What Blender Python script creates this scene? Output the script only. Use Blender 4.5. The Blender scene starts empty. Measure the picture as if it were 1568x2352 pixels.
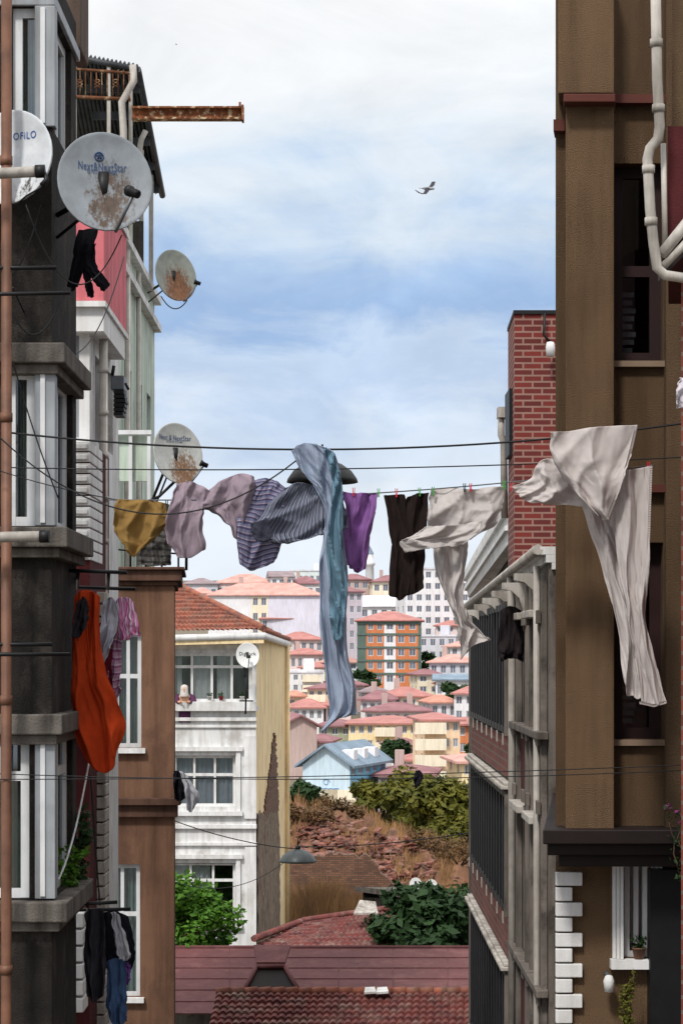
import bpy, bmesh, math, random
from mathutils import Vector, Matrix, noise
random.seed(7)
S=bpy.context.scene; COL=S.collection
S.view_settings.view_transform='Standard'; S.view_settings.look='None'; S.view_settings.exposure=0
F=5000.;CX=784.;HY=1500.;CZ=12.
V=Vector
def X(px,Y): return (px-CX)*Y/F
def Z(py,Y): return CZ+(HY-py)*Y/F
def P(px,py,Y): return V((X(px,Y),Y,Z(py,Y)))
UP=V((0,0,1)); R=math.radians
WL={}
# ------------------------------------------------------------------ mesh builder
class MB:
    def __init__(s): s.v=[];s.f=[];s.u=[];s.sm=[]
    def pt(s,p,uv=(0,0)):
        s.v.append(V(p)); s.u.append(uv); return len(s.v)-1
    def face(s,idx,sm=False): s.f.append(tuple(idx)); s.sm.append(sm)
    def quad(s,*p): s.face([s.pt(q) for q in p])
    def hexa(s,p):
        i=[s.pt(q) for q in p]
        for f in ((3,2,1,0),(4,5,6,7),(0,1,5,4),(1,2,6,5),(2,3,7,6),(3,0,4,7)): s.face([i[k] for k in f])
    def box(s,x0,x1,y0,y1,z0,z1):
        s.hexa([(x0,y0,z0),(x1,y0,z0),(x1,y1,z0),(x0,y1,z0),(x0,y0,z1),(x1,y0,z1),(x1,y1,z1),(x0,y1,z1)])
    def obox(s,o,U,N,u0,u1,v0,v1,n0,n1):
        g=lambda u,v,n:o+U*u+UP*v+N*n
        s.hexa([g(u0,v0,n1),g(u1,v0,n1),g(u1,v0,n0),g(u0,v0,n0),g(u0,v1,n1),g(u1,v1,n1),g(u1,v1,n0),g(u0,v1,n0)])
    def prism(s,base,z0,z1):
        n=len(base); a=[s.pt((x,y,z0)) for x,y in base]; b=[s.pt((x,y,z1)) for x,y in base]
        for i in range(n): s.face([a[i],a[(i+1)%n],b[(i+1)%n],b[i]])
        s.face(a[::-1]); s.face(b)
    def tube(s,pts,r,n=8,sm=True):
        pts=[V(p) for p in pts]; rs=r if isinstance(r,(list,tuple)) else [r]*len(pts)
        u=None; rings=[]
        for i,p in enumerate(pts):
            t=(pts[min(i+1,len(pts)-1)]-pts[max(i-1,0)])
            t=t.normalized() if t.length>1e-9 else V((0,0,1))
            if u is None: u=t.orthogonal().normalized()
            u=(u-t*u.dot(t))
            u=u.normalized() if u.length>1e-6 else t.orthogonal().normalized()
            w=t.cross(u)
            rings.append([s.pt(p+(u*math.cos(2*math.pi*k/n)+w*math.sin(2*math.pi*k/n))*rs[i]) for k in range(n)])
        for a,b in zip(rings,rings[1:]):
            for k in range(n): s.face([a[k],a[(k+1)%n],b[(k+1)%n],b[k]],sm)
        s.face(rings[0][::-1]); s.face(rings[-1])
    def lathe(s,c,prof,n=24,A=None,B=None,N=None,sm=True):
        A=A or V((1,0,0));B=B or V((0,1,0));N=N or UP
        rings=[[s.pt(V(c)+(A*math.cos(2*math.pi*k/n)+B*math.sin(2*math.pi*k/n))*r+N*h) for k in range(n)] for r,h in prof]
        for a,b in zip(rings,rings[1:]):
            for k in range(n): s.face([a[k],a[(k+1)%n],b[(k+1)%n],b[k]],sm)
    def grid(s,pts,uv=True,sm=True):
        nv=len(pts);nu=len(pts[0])
        idx=[[s.pt(pts[j][i],(i/(nu-1),j/(nv-1))) for i in range(nu)] for j in range(nv)]
        for j in range(nv-1):
            for i in range(nu-1): s.face([idx[j][i],idx[j][i+1],idx[j+1][i+1],idx[j+1][i]],sm)
    def build(s,name,mat,parent=None,bevel=0,solid=0):
        lo=[min(p[i] for p in s.v) for i in range(3)]; hi=[max(p[i] for p in s.v) for i in range(3)]
        c=V(((lo[0]+hi[0])/2,(lo[1]+hi[1])/2,lo[2]))
        me=bpy.data.meshes.new(name); me.from_pydata([tuple(p-c) for p in s.v],[],s.f)
        me.polygons.foreach_set('use_smooth',s.sm)
        if any(u!=(0,0) for u in s.u):
            l=me.uv_layers.new(name='UVMap')
            for lp in me.loops: l.data[lp.index].uv=s.u[lp.vertex_index]
        for m in (mat if isinstance(mat,list) else [mat]): me.materials.append(m)
        o=bpy.data.objects.new(name,me); COL.objects.link(o); attach(o,parent,c)
        if bevel:
            b=o.modifiers.new('bevel','BEVEL'); b.width=bevel; b.segments=2; b.limit_method='ANGLE'
        if solid:
            b=o.modifiers.new('solid','SOLIDIFY'); b.thickness=solid
        return o
def attach(o,parent,c):
    o.location=c; WL[o.name]=V(c)
    if parent is not None:
        o.parent=parent; o.matrix_parent_inverse=Matrix.Translation(-WL[parent.name])
def tag(o,label,cat,group=None):
    o['label']=label;o['category']=cat
    if group:o['group']=group
    return o
def root(name,label,cat,loc,group=None):
    o=bpy.data.objects.new(name,None); o.empty_display_size=.2; COL.objects.link(o); attach(o,None,V(loc)); return tag(o,label,cat,group)
def struct(o): o['kind']='structure'; return o
def tp(mb,px0,px1,Y0,Y1,z0,z1,dp=3):
    # block whose left flank runs back along the bend of the street
    mb.prism([(X(px0,Y0),Y0),(X(px1,Y0),Y0),(X(px1,Y1),Y1),(X(px0+dp,Y1),Y1)],z0,z1)
def bx(name,mat,parent,*a,bevel=0):
    g=MB(); g.box(*a); return g.build(name,mat,parent,bevel)
# ------------------------------------------------------------------ materials
def lin(r,g,b): 
    f=lambda c:(c/12.92 if c<=.04045 else ((c+.055)/1.055)**2.4)
    return tuple(f(x/255) for x in (r,g,b))
class N_:
    def __init__(s,name):
        s.m=bpy.data.materials.new(name); s.m.use_nodes=True; s.t=s.m.node_tree; s.b=s.t.nodes['Principled BSDF']; s.out=s.t.nodes['Material Output']
    def n(s,t,**k):
        x=s.t.nodes.new(t)
        for a,b in k.items(): setattr(x,a,b)
        return x
    def l(s,a,b): s.t.links.new(a,b)
    def pos(s,sc=(1,1,1)):
        g=s.n('ShaderNodeNewGeometry'); m=s.n('ShaderNodeMapping'); m.inputs['Scale'].default_value=sc
        s.l(g.outputs['Position'],m.inputs['Vector']); return m.outputs[0]
    def noise(s,vec,scale,detail=5,rough=.6):
        x=s.n('ShaderNodeTexNoise'); x.inputs['Scale'].default_value=scale;x.inputs['Detail'].default_value=detail;x.inputs['Roughness'].default_value=rough
        s.l(vec,x.inputs['Vector']); return x.outputs[0]
    def rng(s,v,a,b,c=0,d=1):
        x=s.n('ShaderNodeMapRange'); 
        for i,k in enumerate((a,b,c,d)): x.inputs[i+1].default_value=k
        s.l(v,x.inputs[0]); return x.outputs[0]
    def mix(s,f,a,b,mode='MIX'):
        x=s.n('ShaderNodeMix',data_type='RGBA',blend_type=mode)
        if isinstance(f,(int,float)): x.inputs[0].default_value=f
        else: s.l(f,x.inputs[0])
        for k,q in ((6,a),(7,b)):
            if isinstance(q,tuple): x.inputs[k].default_value=(*q[:3],1)
            else: s.l(q,x.inputs[k])
        return x.outputs[2]
    def bump(s,h,st,dist=.02):
        x=s.n('ShaderNodeBump'); x.inputs['Strength'].default_value=st; x.inputs['Distance'].default_value=dist
        s.l(h,x.inputs['Height']); s.l(x.outputs[0],s.b.inputs['Normal'])
def sc3(c,k): return tuple(min(1,x*k) for x in c)
CACHE={}
def M(name,col,rough=.85,var=.25,scale=2.5,streak=.0,bump=0,bscale=60,spec=.3,metal=0,dirt=None,dirtamt=0,dscale=1.5):
    if name in CACHE: return CACHE[name]
    q=N_(name); c=lin(*col)
    f=q.rng(q.noise(q.pos(),scale),.3,.7)
    o=q.mix(f,sc3(c,1-var),sc3(c,1+var*.6))
    if streak:
        g=q.rng(q.noise(q.pos((5,5,.45)),1.3,6),.42,.68)
        k=1-streak; o=q.mix(g,o,(k,k*.97,k*.93),'MULTIPLY')
    if dirtamt:
        g=q.rng(q.noise(q.pos((1,1,.7)),dscale,9,.68),.52,.62,0,dirtamt)
        o=q.mix(g,o,lin(*dirt))
    q.l(o,q.b.inputs['Base Color']); q.b.inputs['Roughness'].default_value=rough
    q.b.inputs['Specular IOR Level'].default_value=spec; q.b.inputs['Metallic'].default_value=metal
    if bump: q.bump(q.noise(q.pos(),bscale,4),bump)
    CACHE[name]=q.m; return q.m
def brick(name,c1,c2,mortar,bw=.23,bh=.075,msz=.012):
    q=N_(name); g=q.n('ShaderNodeNewGeometry'); s=q.n('ShaderNodeSeparateXYZ'); q.l(g.outputs['Position'],s.inputs[0])
    a=q.n('ShaderNodeMath',operation='ADD'); q.l(s.outputs[0],a.inputs[0]); q.l(s.outputs[1],a.inputs[1])
    cb=q.n('ShaderNodeCombineXYZ'); q.l(a.outputs[0],cb.inputs[0]); q.l(s.outputs[2],cb.inputs[1])
    b=q.n('ShaderNodeTexBrick'); q.l(cb.outputs[0],b.inputs['Vector'])
    b.inputs['Color1'].default_value=(*lin(*c1),1);b.inputs['Color2'].default_value=(*lin(*c2),1);b.inputs['Mortar'].default_value=(*lin(*mortar),1)
    b.inputs['Scale'].default_value=1;b.inputs['Mortar Size'].default_value=msz;b.inputs['Brick Width'].default_value=bw;b.inputs['Row Height'].default_value=bh;b.inputs['Bias'].default_value=0
    f=q.rng(q.noise(q.pos(),3,8,.7),.3,.7,.0,.45)
    o=q.mix(f,b.outputs[0],(.35,.3,.28),'MULTIPLY')
    q.l(o,q.b.inputs['Base Color']); q.b.inputs['Roughness'].default_value=.9
    q.bump(b.outputs[1],-.6,.01); return q.m
def cloth(name,col,var=.12,trans=.25,stripes=None):
    q=N_(name); c=lin(*col)
    o=q.mix(q.rng(q.noise(q.pos(),6,4),.3,.7),sc3(c,1-var),sc3(c,1+var))
    if stripes:
        col2,n,axis,w,col3=stripes
        uv=q.n('ShaderNodeUVMap'); s=q.n('ShaderNodeSeparateXYZ'); q.l(uv.outputs[0],s.inputs[0])
        m=q.n('ShaderNodeMath',operation='MULTIPLY'); m.inputs[1].default_value=n; q.l(s.outputs[axis],m.inputs[0])
        fr=q.n('ShaderNodeMath',operation='FRACT'); q.l(m.outputs[0],fr.inputs[0])
        lt=q.n('ShaderNodeMath',operation='LESS_THAN'); lt.inputs[1].default_value=w; q.l(fr.outputs[0],lt.inputs[0])
        o=q.mix(lt.outputs[0],o,lin(*col2))
        if col3:
            gt=q.n('ShaderNodeMath',operation='GREATER_THAN'); gt.inputs[1].default_value=.82; q.l(fr.outputs[0],gt.inputs[0])
            o=q.mix(gt.outputs[0],o,lin(*col3))
    q.l(o,q.b.inputs['Base Color']); q.b.inputs['Roughness'].default_value=.95; q.b.inputs['Specular IOR Level'].default_value=.1
    rn=q.n('ShaderNodeTexNoise',noise_type='RIDGED_MULTIFRACTAL'); rn.inputs['Scale'].default_value=4.5; rn.inputs['Detail'].default_value=3; q.l(q.pos((1.2,1,.8)),rn.inputs['Vector'])
    h=q.n('ShaderNodeMath',operation='MULTIPLY_ADD'); q.l(q.noise(q.pos(),26,6,.7),h.inputs[0]); h.inputs[1].default_value=.6; q.l(rn.outputs[0],h.inputs[2])
    q.bump(h.outputs[0],.3,.018)
    if trans:
        t=q.n('ShaderNodeBsdfTranslucent'); q.l(o,t.inputs[0]); mx=q.n('ShaderNodeMixShader'); mx.inputs[0].default_value=trans
        q.l(q.b.outputs[0],mx.inputs[1]); q.l(t.outputs[0],mx.inputs[2]); q.l(mx.outputs[0],q.out.inputs[0])
    return q.m
def glass(name,tint=(.55,.6,.6),refl=.22):
    q=N_(name); t=q.n('ShaderNodeBsdfTransparent'); t.inputs[0].default_value=(*tint,1)
    g=q.n('ShaderNodeBsdfGlossy'); g.inputs['Roughness'].default_value=.03; g.inputs[0].default_value=(.8,.85,.9,1)
    m=q.n('ShaderNodeMixShader'); m.inputs[0].default_value=refl
    q.l(t.outputs[0],m.inputs[1]); q.l(g.outputs[0],m.inputs[2]); q.l(m.outputs[0],q.out.inputs[0]); return q.m
def leafm(name,c1,c2):
    q=N_(name); f=q.rng(q.noise(q.pos(),.9,4),.35,.65); f2=q.rng(q.noise(q.pos(),14,2),.3,.7)
    o=q.mix(f,lin(*c1),lin(*c2)); o=q.mix(f2,o,sc3(lin(*c1),.5))
    q.l(o,q.b.inputs['Base Color']); q.b.inputs['Roughness'].default_value=.6; q.b.inputs['Specular IOR Level'].default_value=.2
    t=q.n('ShaderNodeBsdfTranslucent'); q.l(o,t.inputs[0]); mx=q.n('ShaderNodeMixShader'); mx.inputs[0].default_value=.22
    q.l(q.b.outputs[0],mx.inputs[1]); q.l(t.outputs[0],mx.inputs[2]); q.l(mx.outputs[0],q.out.inputs[0]); return q.m
def tilem(name,c1,c2,c3):
    q=N_(name); vo=q.n('ShaderNodeTexVoronoi'); vo.inputs['Scale'].default_value=5; q.l(q.pos(),vo.inputs['Vector'])
    s=q.n('ShaderNodeSeparateColor'); q.l(vo.outputs['Color'],s.inputs[0])
    o=q.mix(s.outputs[0],lin(*c1),lin(*c2)); o=q.mix(q.rng(q.noise(q.pos(),2.2,8,.7),.5,.66,0,.75),o,lin(*c3))
    q.l(o,q.b.inputs['Base Color']); q.b.inputs['Roughness'].default_value=.9; return q.m
def dishm(name,col,rust,centre,rad,thr,seed):
    # painted metal with a rust patch round one point of the reflector
    q=N_(name); g=q.n('ShaderNodeNewGeometry'); mp_=q.n('ShaderNodeMapping'); mp_.inputs['Scale'].default_value=(1.3,1,.85); q.l(g.outputs['Position'],mp_.inputs[0])
    d=q.n('ShaderNodeVectorMath',operation='DISTANCE'); q.l(mp_.outputs[0],d.inputs[0]); d.inputs[1].default_value=(centre[0]*1.3,centre[1],centre[2]*.85)
    fall=q.rng(d.outputs['Value'],0,rad,1,0)
    nz=q.noise(q.pos((9,9,4.2)),1.9+seed*.13,10,.78)
    a=q.n('ShaderNodeMath',operation='MULTIPLY'); q.l(fall,a.inputs[0]); q.l(nz,a.inputs[1])
    k=q.rng(a.outputs[0],thr,thr+.08)
    base=q.mix(q.rng(q.noise(q.pos(),7,6),.35,.7),sc3(lin(*col),.72),lin(*col))
    ru=q.mix(q.rng(q.noise(q.pos((12,12,6)),2.4,8,.75),.36,.64),lin(*rust),sc3(lin(*rust),.28))
    q.l(q.mix(k,base,ru),q.b.inputs['Base Color']); q.b.inputs['Roughness'].default_value=.6; return q.m
MT=dict(
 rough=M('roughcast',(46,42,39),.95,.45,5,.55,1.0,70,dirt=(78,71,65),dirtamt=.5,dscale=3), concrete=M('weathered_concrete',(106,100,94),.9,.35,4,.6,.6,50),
 pvc=M('white_plastic',(214,216,218),.4,.1,3,.25), pvcg=M('grey_plastic',(152,156,160),.5,.14,3,.4),
 brownwall=M('brown_render',(110,87,64),.95,.14,1.5,.3,1.4,120), brownpil=M('brown_render_lit',(126,100,74),.95,.14,1.5,.3,1.4,120),  # same render twice: light on the pilasters put into the paler copy
 brownband=M('red_brown_trim',(86,44,36),.8,.25), darkpaint_shadow=M('dark_paint_and_shadow',(30,19,18),.6,.3),  # dark brown also stands for shadow in the roof hatch and behind panes
 black=M('black_metal',(22,22,24),.5,.3,8), blackslat=M('black_louvre',(10,10,12),.7,.3,6), slat=M('charcoal_slat',(32,33,37),.5,.3,6), steel=M('galvanised_steel',(110,114,118),.45,.25,8,0,0,60,.5,.6),
 pink=M('pink_render',(214,118,126),.9,.14,3,.3,.3,80), mint=M('mint_render',(194,208,194),.9,.1,1.2,.35,.3,60,dirt=(124,128,116),dirtamt=.4),
 white=M('white_plaster',(222,222,222),.9,.1,1.6,.28,.3,70,dirt=(150,142,132),dirtamt=.5), white2=M('white_paint_clean',(226,226,226),.8,.1,2,.26,.2,60,dirt=(170,164,156),dirtamt=.35),
 offwhite=M('offwhite_plaster',(118,110,103),.9,.28,2,.55,.4,60,dirt=(54,47,43),dirtamt=.8), aged=M('aged_white_paint',(188,182,174),.9,.18,2.5,.45,.3,60,dirt=(110,100,92),dirtamt=.6),  # facade's shadow darkens the off-white base tone itself; the dirt is staining
 deepred=M('deep_red_render',(80,28,31),.9,.25,3,.35,.3,60), terra=M('terracotta_render',(122,90,71),.95,.2,1.4,.45,.6,90,dirt=(86,62,50),dirtamt=.6),
 terradark=M('terracotta_trim',(94,68,56),.95,.25,2,.45,.5,60), yellow=M('cream_yellow_render',(242,218,172),.9,.08,1,.3,.2,50,dirt=(200,176,138),dirtamt=.55),
 ruin=M('broken_concrete',(136,120,104),1,.3,5,.45,1,25,dirt=(92,76,64),dirtamt=.85,dscale=3),
 brick=brick('red_brick',(122,42,35),(90,31,29),(146,112,100),.26,.086,.013), brick2=brick('dull_brick',(126,60,48),(92,44,38),(112,90,80),.3,.1,.014), brickold=brick('old_brick',(136,96,74),(98,68,54),(84,70,58)),
 pipewhite=M('white_pipe',(184,178,170),.5,.22,6,.5), pipeor=M('orange_brown_pipe',(116,80,62),.55,.35,5,.45),
 rust=M('rusty_iron',(112,70,46),.85,.5,9,.3,.5,60,dirt=(180,160,126),dirtamt=.7,dscale=5), peel=M('peeling_paint_iron',(122,70,40),.85,.6,11,.3,.5,60,dirt=(202,184,150),dirtamt=.95,dscale=10), corr=M('grey_sheet_metal',(66,68,72),.6,.35,3,.4,0,60,.4,.3),
 curtain=cloth('curtain_cloth',(168,186,180),.14,.2), curtainw=cloth('white_curtain',(232,232,230),.08,.3), curtaing=cloth('grey_curtain',(168,170,182),.1,.2),
 glass=glass('window_glass',(.62,.66,.67),.16), glassd=glass('dark_window_glass',(.3,.32,.34),.08), farglass=M('far_window_glass',(108,112,126),.4,.35,.4,0,0,60,.4),  # far panes lightened in colour to stand for distance haze
 tile=tilem('clay_roof_tile',(156,92,70),(116,70,58),(112,98,86)), tile2=tilem('red_roof_tile',(122,64,58),(90,48,47),(138,118,108)), metalroof=M('maroon_sheet_roof',(102,60,61),.75,.2,.8,.2,.3,30,.3,0,(126,84,80),.4,2),
 wire=M('black_cable',(26,26,28),.6,.1), rope=M('grey_clothesline',(90,92,96),.7,.1), soil=M('dry_earth',(118,84,62),1,.4,.8,0,1,5,dirt=(74,54,44),dirtamt=.7,dscale=.8), ground=M('ground_earth',(112,104,90),1,.3,.05),
 asphalt=M('asphalt',(64,64,66),.95,.2,2,0,.4,80), bark=M('bark',(78,62,48),1,.3,6), straw=M('dry_straw',(146,112,76),.95,.45,.9,0,0,60,.3,0,(90,68,50),.75,.5), rubble=tilem('rubble_clay',(140,86,70),(86,58,52),(140,120,108)),
 skin=M('skin',(198,152,124),.6,.08), silver=M('lamp_enamel',(58,64,64),.4,.3,6,0,0,60,.5), blue_ink=M('blue_ink',(48,84,146),.6,.1), grey_ink=M('slate_ink',(52,72,106),.6,.1),
)
leafG=leafm('green_leaf',(98,146,42),(40,80,24)); leafO=leafm('olive_leaf',(128,124,48),(58,74,32)); leafD=leafm('dark_leaf',(60,88,48),(30,52,32)); leafF=leafm('brown_leaf',(124,94,62),(84,70,46))
# ------------------------------------------------------------------ facades and windows
AX=V((1,0,0)); AY=V((0,1,0))
def facade(mb,o,U,N,w,h,ops,d=.15):
    us=sorted({0.,w}|{min(max(round(a,4),0),w) for op in ops for a in op[:2]}); vs=sorted({0.,h}|{min(max(round(a,4),0),h) for op in ops for a in op[2:4]})
    g=lambda u,v,n=0:o+U*u+UP*v+N*n
    for a,b in zip(us,us[1:]):
        for c,e in zip(vs,vs[1:]):
            cu,cv=(a+b)/2,(c+e)/2
            if any(q[0]<cu<q[1] and q[2]<cv<q[3] for q in ops): continue
            mb.quad(g(a,c),g(b,c),g(b,e),g(a,e))
    for u0,u1,v0,v1 in ops:
        u0=max(u0,0);u1=min(u1,w)
        mb.quad(g(u0,v0),g(u0,v1),g(u0,v1,-d),g(u0,v0,-d)); mb.quad(g(u1,v0),g(u1,v1),g(u1,v1,-d),g(u1,v0,-d))
        mb.quad(g(u0,v0),g(u1,v0),g(u1,v0,-d),g(u0,v0,-d)); mb.quad(g(u0,v1),g(u1,v1),g(u1,v1,-d),g(u0,v1,-d))
def quadwalls(mb,c,z0,z1,ops={},d=.15):
    for i in range(4):
        a=V((*c[i],0));b=V((*c[(i+1)%4],0)); U=(b-a).normalized(); N=V((U.y,-U.x,0))
        facade(mb,V((c[i][0],c[i][1],z0)),U,N,(b-a).length,z1-z0,[(q[0],q[1],q[2]-z0,q[3]-z0) for q in ops.get(i,[])],d)
    mb.quad(*[(x,y,z1) for x,y in c])
def side(c,i):
    a=V((*c[i],0));b=V((*c[(i+1)%4],0)); U=(b-a).normalized(); return a,U,V((U.y,-U.x,0)),(b-a).length
def window(parent,o,U,N,w,h,nx=2,ts=(),fm=None,gm=None,d=.12,bar=.06,curtain=None,cu=(0,1),sill=None):
    f=MB(); fm=fm or MT['pvc']; n0,n1=-d,-d+.05
    for i in range(nx+1):
        k=w*i/nx; b=bar if i in(0,nx) else bar*.8
        a0=max(0.002,k-b/2 if 0<i<nx else (0.002 if i==0 else w-b)); f.obox(o,U,N,a0,min(a0+b,w-.002),.003,h-.003,n0,n1)
    for t in (0,)+tuple(ts)+(1,):
        k=min(max(h*t-bar/2,.001),h-bar-.001); f.obox(o,U,N,.004,w-.004,k,k+bar,n0+.002,n1-.004)
    fo=f.build('window',fm,parent)
    p=MB(); g=lambda u,v,n:o+U*u+UP*v+N*n
    p.quad(g(.004,.004,n0+.02),g(w-.004,.004,n0+.02),g(w-.004,h-.004,n0+.02),g(.004,h-.004,n0+.02)); p.build('pane',gm or MT['glass'],fo)
    if curtain:
        for c0,c1 in (cu if isinstance(cu[0],tuple) else (cu,)):
            c=MB(); m=int(48*(c1-c0))+4; ph=random.random()*6
            rows=[[g(w*(c0+(c1-c0)*i/m),h*v,-d-.09+.028*math.sin(i*1.25+ph+v)+.014*math.sin(i*.63+ph)) for i in range(m+1)] for v in (.98,.5,.02)]
            c.grid(rows); c.build('curtain',curtain,fo)
    if sill:
        s=MB(); s.obox(o,U,N,-.06,w+.06,-.07,-.002,-d*.5,.09); s.build('sill',sill,fo)
    return fo
# ------------------------------------------------------------------ world, sun, camera
w=bpy.data.worlds.new('World'); S.world=w; w.use_nodes=True; t=w.node_tree; t.nodes.clear()
def wn(k,**a):
    x=t.nodes.new(k)
    for p,q in a.items(): setattr(x,p,q)
    return x
L=t.links.new
SEL,SAZ=R(50),R(203)
sky=wn('ShaderNodeTexSky',sky_type='NISHITA',sun_disc=False,sun_elevation=SEL,sun_rotation=SAZ)
tc=wn('ShaderNodeTexCoord')
def wnoise(sc,loc,scale,det,rough,dist=.4):
    mp=wn('ShaderNodeMapping'); mp.inputs['Scale'].default_value=sc; mp.inputs['Location'].default_value=loc; L(tc.outputs['Generated'],mp.inputs[0])
    nz=wn('ShaderNodeTexNoise'); nz.inputs['Scale'].default_value=scale;nz.inputs['Detail'].default_value=det;nz.inputs['Roughness'].default_value=rough;nz.inputs['Distortion'].default_value=dist; L(mp.outputs[0],nz.inputs['Vector']); return nz.outputs[0]
n1=wnoise((4,4,14),(.4,0,.3),1.2,8,.55); n2=wnoise((12,12,22),(2.1,.7,1.3),1.2,9,.6,.6)
sp=wn('ShaderNodeSeparateXYZ'); L(tc.outputs['Generated'],sp.inputs[0])
ma=wn('ShaderNodeMath',operation='MULTIPLY_ADD'); ma.inputs[1].default_value=.13; ma.inputs[2].default_value=-.065; L(n1,ma.inputs[0])
mb_=wn('ShaderNodeMath',operation='MULTIPLY_ADD'); mb_.inputs[1].default_value=.09; L(n2,mb_.inputs[0]); L(ma.outputs[0],mb_.inputs[2])
mc=wn('ShaderNodeMath',operation='SUBTRACT'); mc.inputs[1].default_value=.045; L(mb_.outputs[0],mc.inputs[0])
ad=wn('ShaderNodeMath',operation='ADD'); L(sp.outputs[2],ad.inputs[0]); L(mc.outputs[0],ad.inputs[1])
mr=wn('ShaderNodeMapRange'); mr.inputs[2].default_value=.5; L(ad.outputs[0],mr.inputs[0])
cr=wn('ShaderNodeValToRGB'); e=cr.color_ramp.elements
pts=[(0,(.82,.88,.96)),(.15,(.8,.87,.96)),(.21,(.7,.8,.94)),(.255,(.54,.67,.88)),(.285,(.58,.71,.9)),(.325,(.36,.52,.8)),(.365,(.44,.6,.85)),(.42,(.66,.77,.9)),(.47,(.82,.88,.94)),(.53,(.92,.945,.965)),(.62,(.97,.975,.98)),(1,(.97,.975,.99))]
e[0].position=0;e[0].color=(*pts[0][1],1);e[1].position=1;e[1].color=(*pts[-1][1],1)
for p,c in pts[1:-1]: k=e.new(p);k.color=(*c,1)
L(mr.outputs[0],cr.inputs[0])
# an overcast sky is brighter towards the zenith; soft grey modelling inside the clouds
zg=wn('ShaderNodeMapRange'); zg.inputs[1].default_value=.36; zg.inputs[2].default_value=.95; zg.inputs[3].default_value=10.5; zg.inputs[4].default_value=17; L(sp.outputs[2],zg.inputs[0])
gm_=wn('ShaderNodeMapRange'); gm_.inputs[1].default_value=.34; gm_.inputs[2].default_value=.62; gm_.inputs[3].default_value=.91; gm_.inputs[4].default_value=1.04; L(wnoise((7,7,13),(5,2,.2),1.3,9,.6,.8),gm_.inputs[0])
mm=wn('ShaderNodeMath',operation='MULTIPLY'); L(zg.outputs[0],mm.inputs[0]); L(gm_.outputs[0],mm.inputs[1])
vm=wn('ShaderNodeVectorMath',operation='SCALE'); L(cr.outputs[0],vm.inputs[0]); L(mm.outputs[0],vm.inputs['Scale'])
mx=wn('ShaderNodeMix',data_type='RGBA'); mx.inputs[0].default_value=.93; L(sky.outputs[0],mx.inputs[6]); L(vm.outputs[0],mx.inputs[7])
bg=wn('ShaderNodeBackground'); bg.inputs[1].default_value=.1; L(mx.outputs[2],bg.inputs[0]); ow=wn('ShaderNodeOutputWorld'); L(bg.outputs[0],ow.inputs[0])
sl=bpy.data.lights.new('sun','SUN'); sl.energy=2.9; sl.angle=R(8); sl.color=(1,.965,.91); so=bpy.data.objects.new('sun',sl); COL.objects.link(so)
dv=V((math.sin(SAZ)*math.cos(SEL),math.cos(SAZ)*math.cos(SEL),math.sin(SEL))); so.rotation_euler=dv.to_track_quat('Z','Y').to_euler(); so.location=(0,-20,60)
cam=bpy.data.cameras.new('camera'); cam.sensor_fit='VERTICAL'; cam.sensor_height=36; cam.lens=F/2352*36; cam.shift_y=324/2352; cam.clip_end=8000; cam.clip_start=.5
co=bpy.data.objects.new('camera',cam); COL.objects.link(co); co.location=(0,0,CZ); co.rotation_euler=(R(90),0,0); S.camera=co
# ------------------------------------------------------------------ terrain
TAB=[(1830,160),(1790,190),(1700,250),(1650,280),(1600,310),(1560,340),(1500,380),(1450,420),(1400,460),(1350,510),(1320,560)]
def Yof(py):
    if py>=1830:return 160.
    for (a,ya),(b,yb) in zip(TAB,TAB[1:]):
        if a>=py>=b: return ya+(yb-ya)*(a-py)/(a-b)
    return 560.
TZ=[(-200,0),(100,0),(140,-.2)]+[(y,Z(p,y)-1.5) for p,y in TAB]+[(640,33),(900,10),(6000,0)]
def terr(Y):
    for (a,za),(b,zb) in zip(TZ,TZ[1:]):
        if a<=Y<=b: return za+(zb-za)*(Y-a)/(b-a)
    return 0
g=MB(); ys=[-200,0,40,80,100,120,140,160,175,190,220,250,280,310,340,380,420,460,510,560,640,760,900,2000,6000]; xs=[-3000,-800,-300,-150,-80,-40,-15,0,15,40,80,150,300,800,3000]
g.grid([[V((x,y,terr(y)*(1 if abs(x)<200 else .6))) for x in xs] for y in ys]); struct(g.build('ground',MT['ground']))
g=MB(); g.quad((-3,-20,.05),(3,-20,.05),(3,42,.05),(-3,42,.05)); struct(g.build('street',MT['asphalt']))
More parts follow.
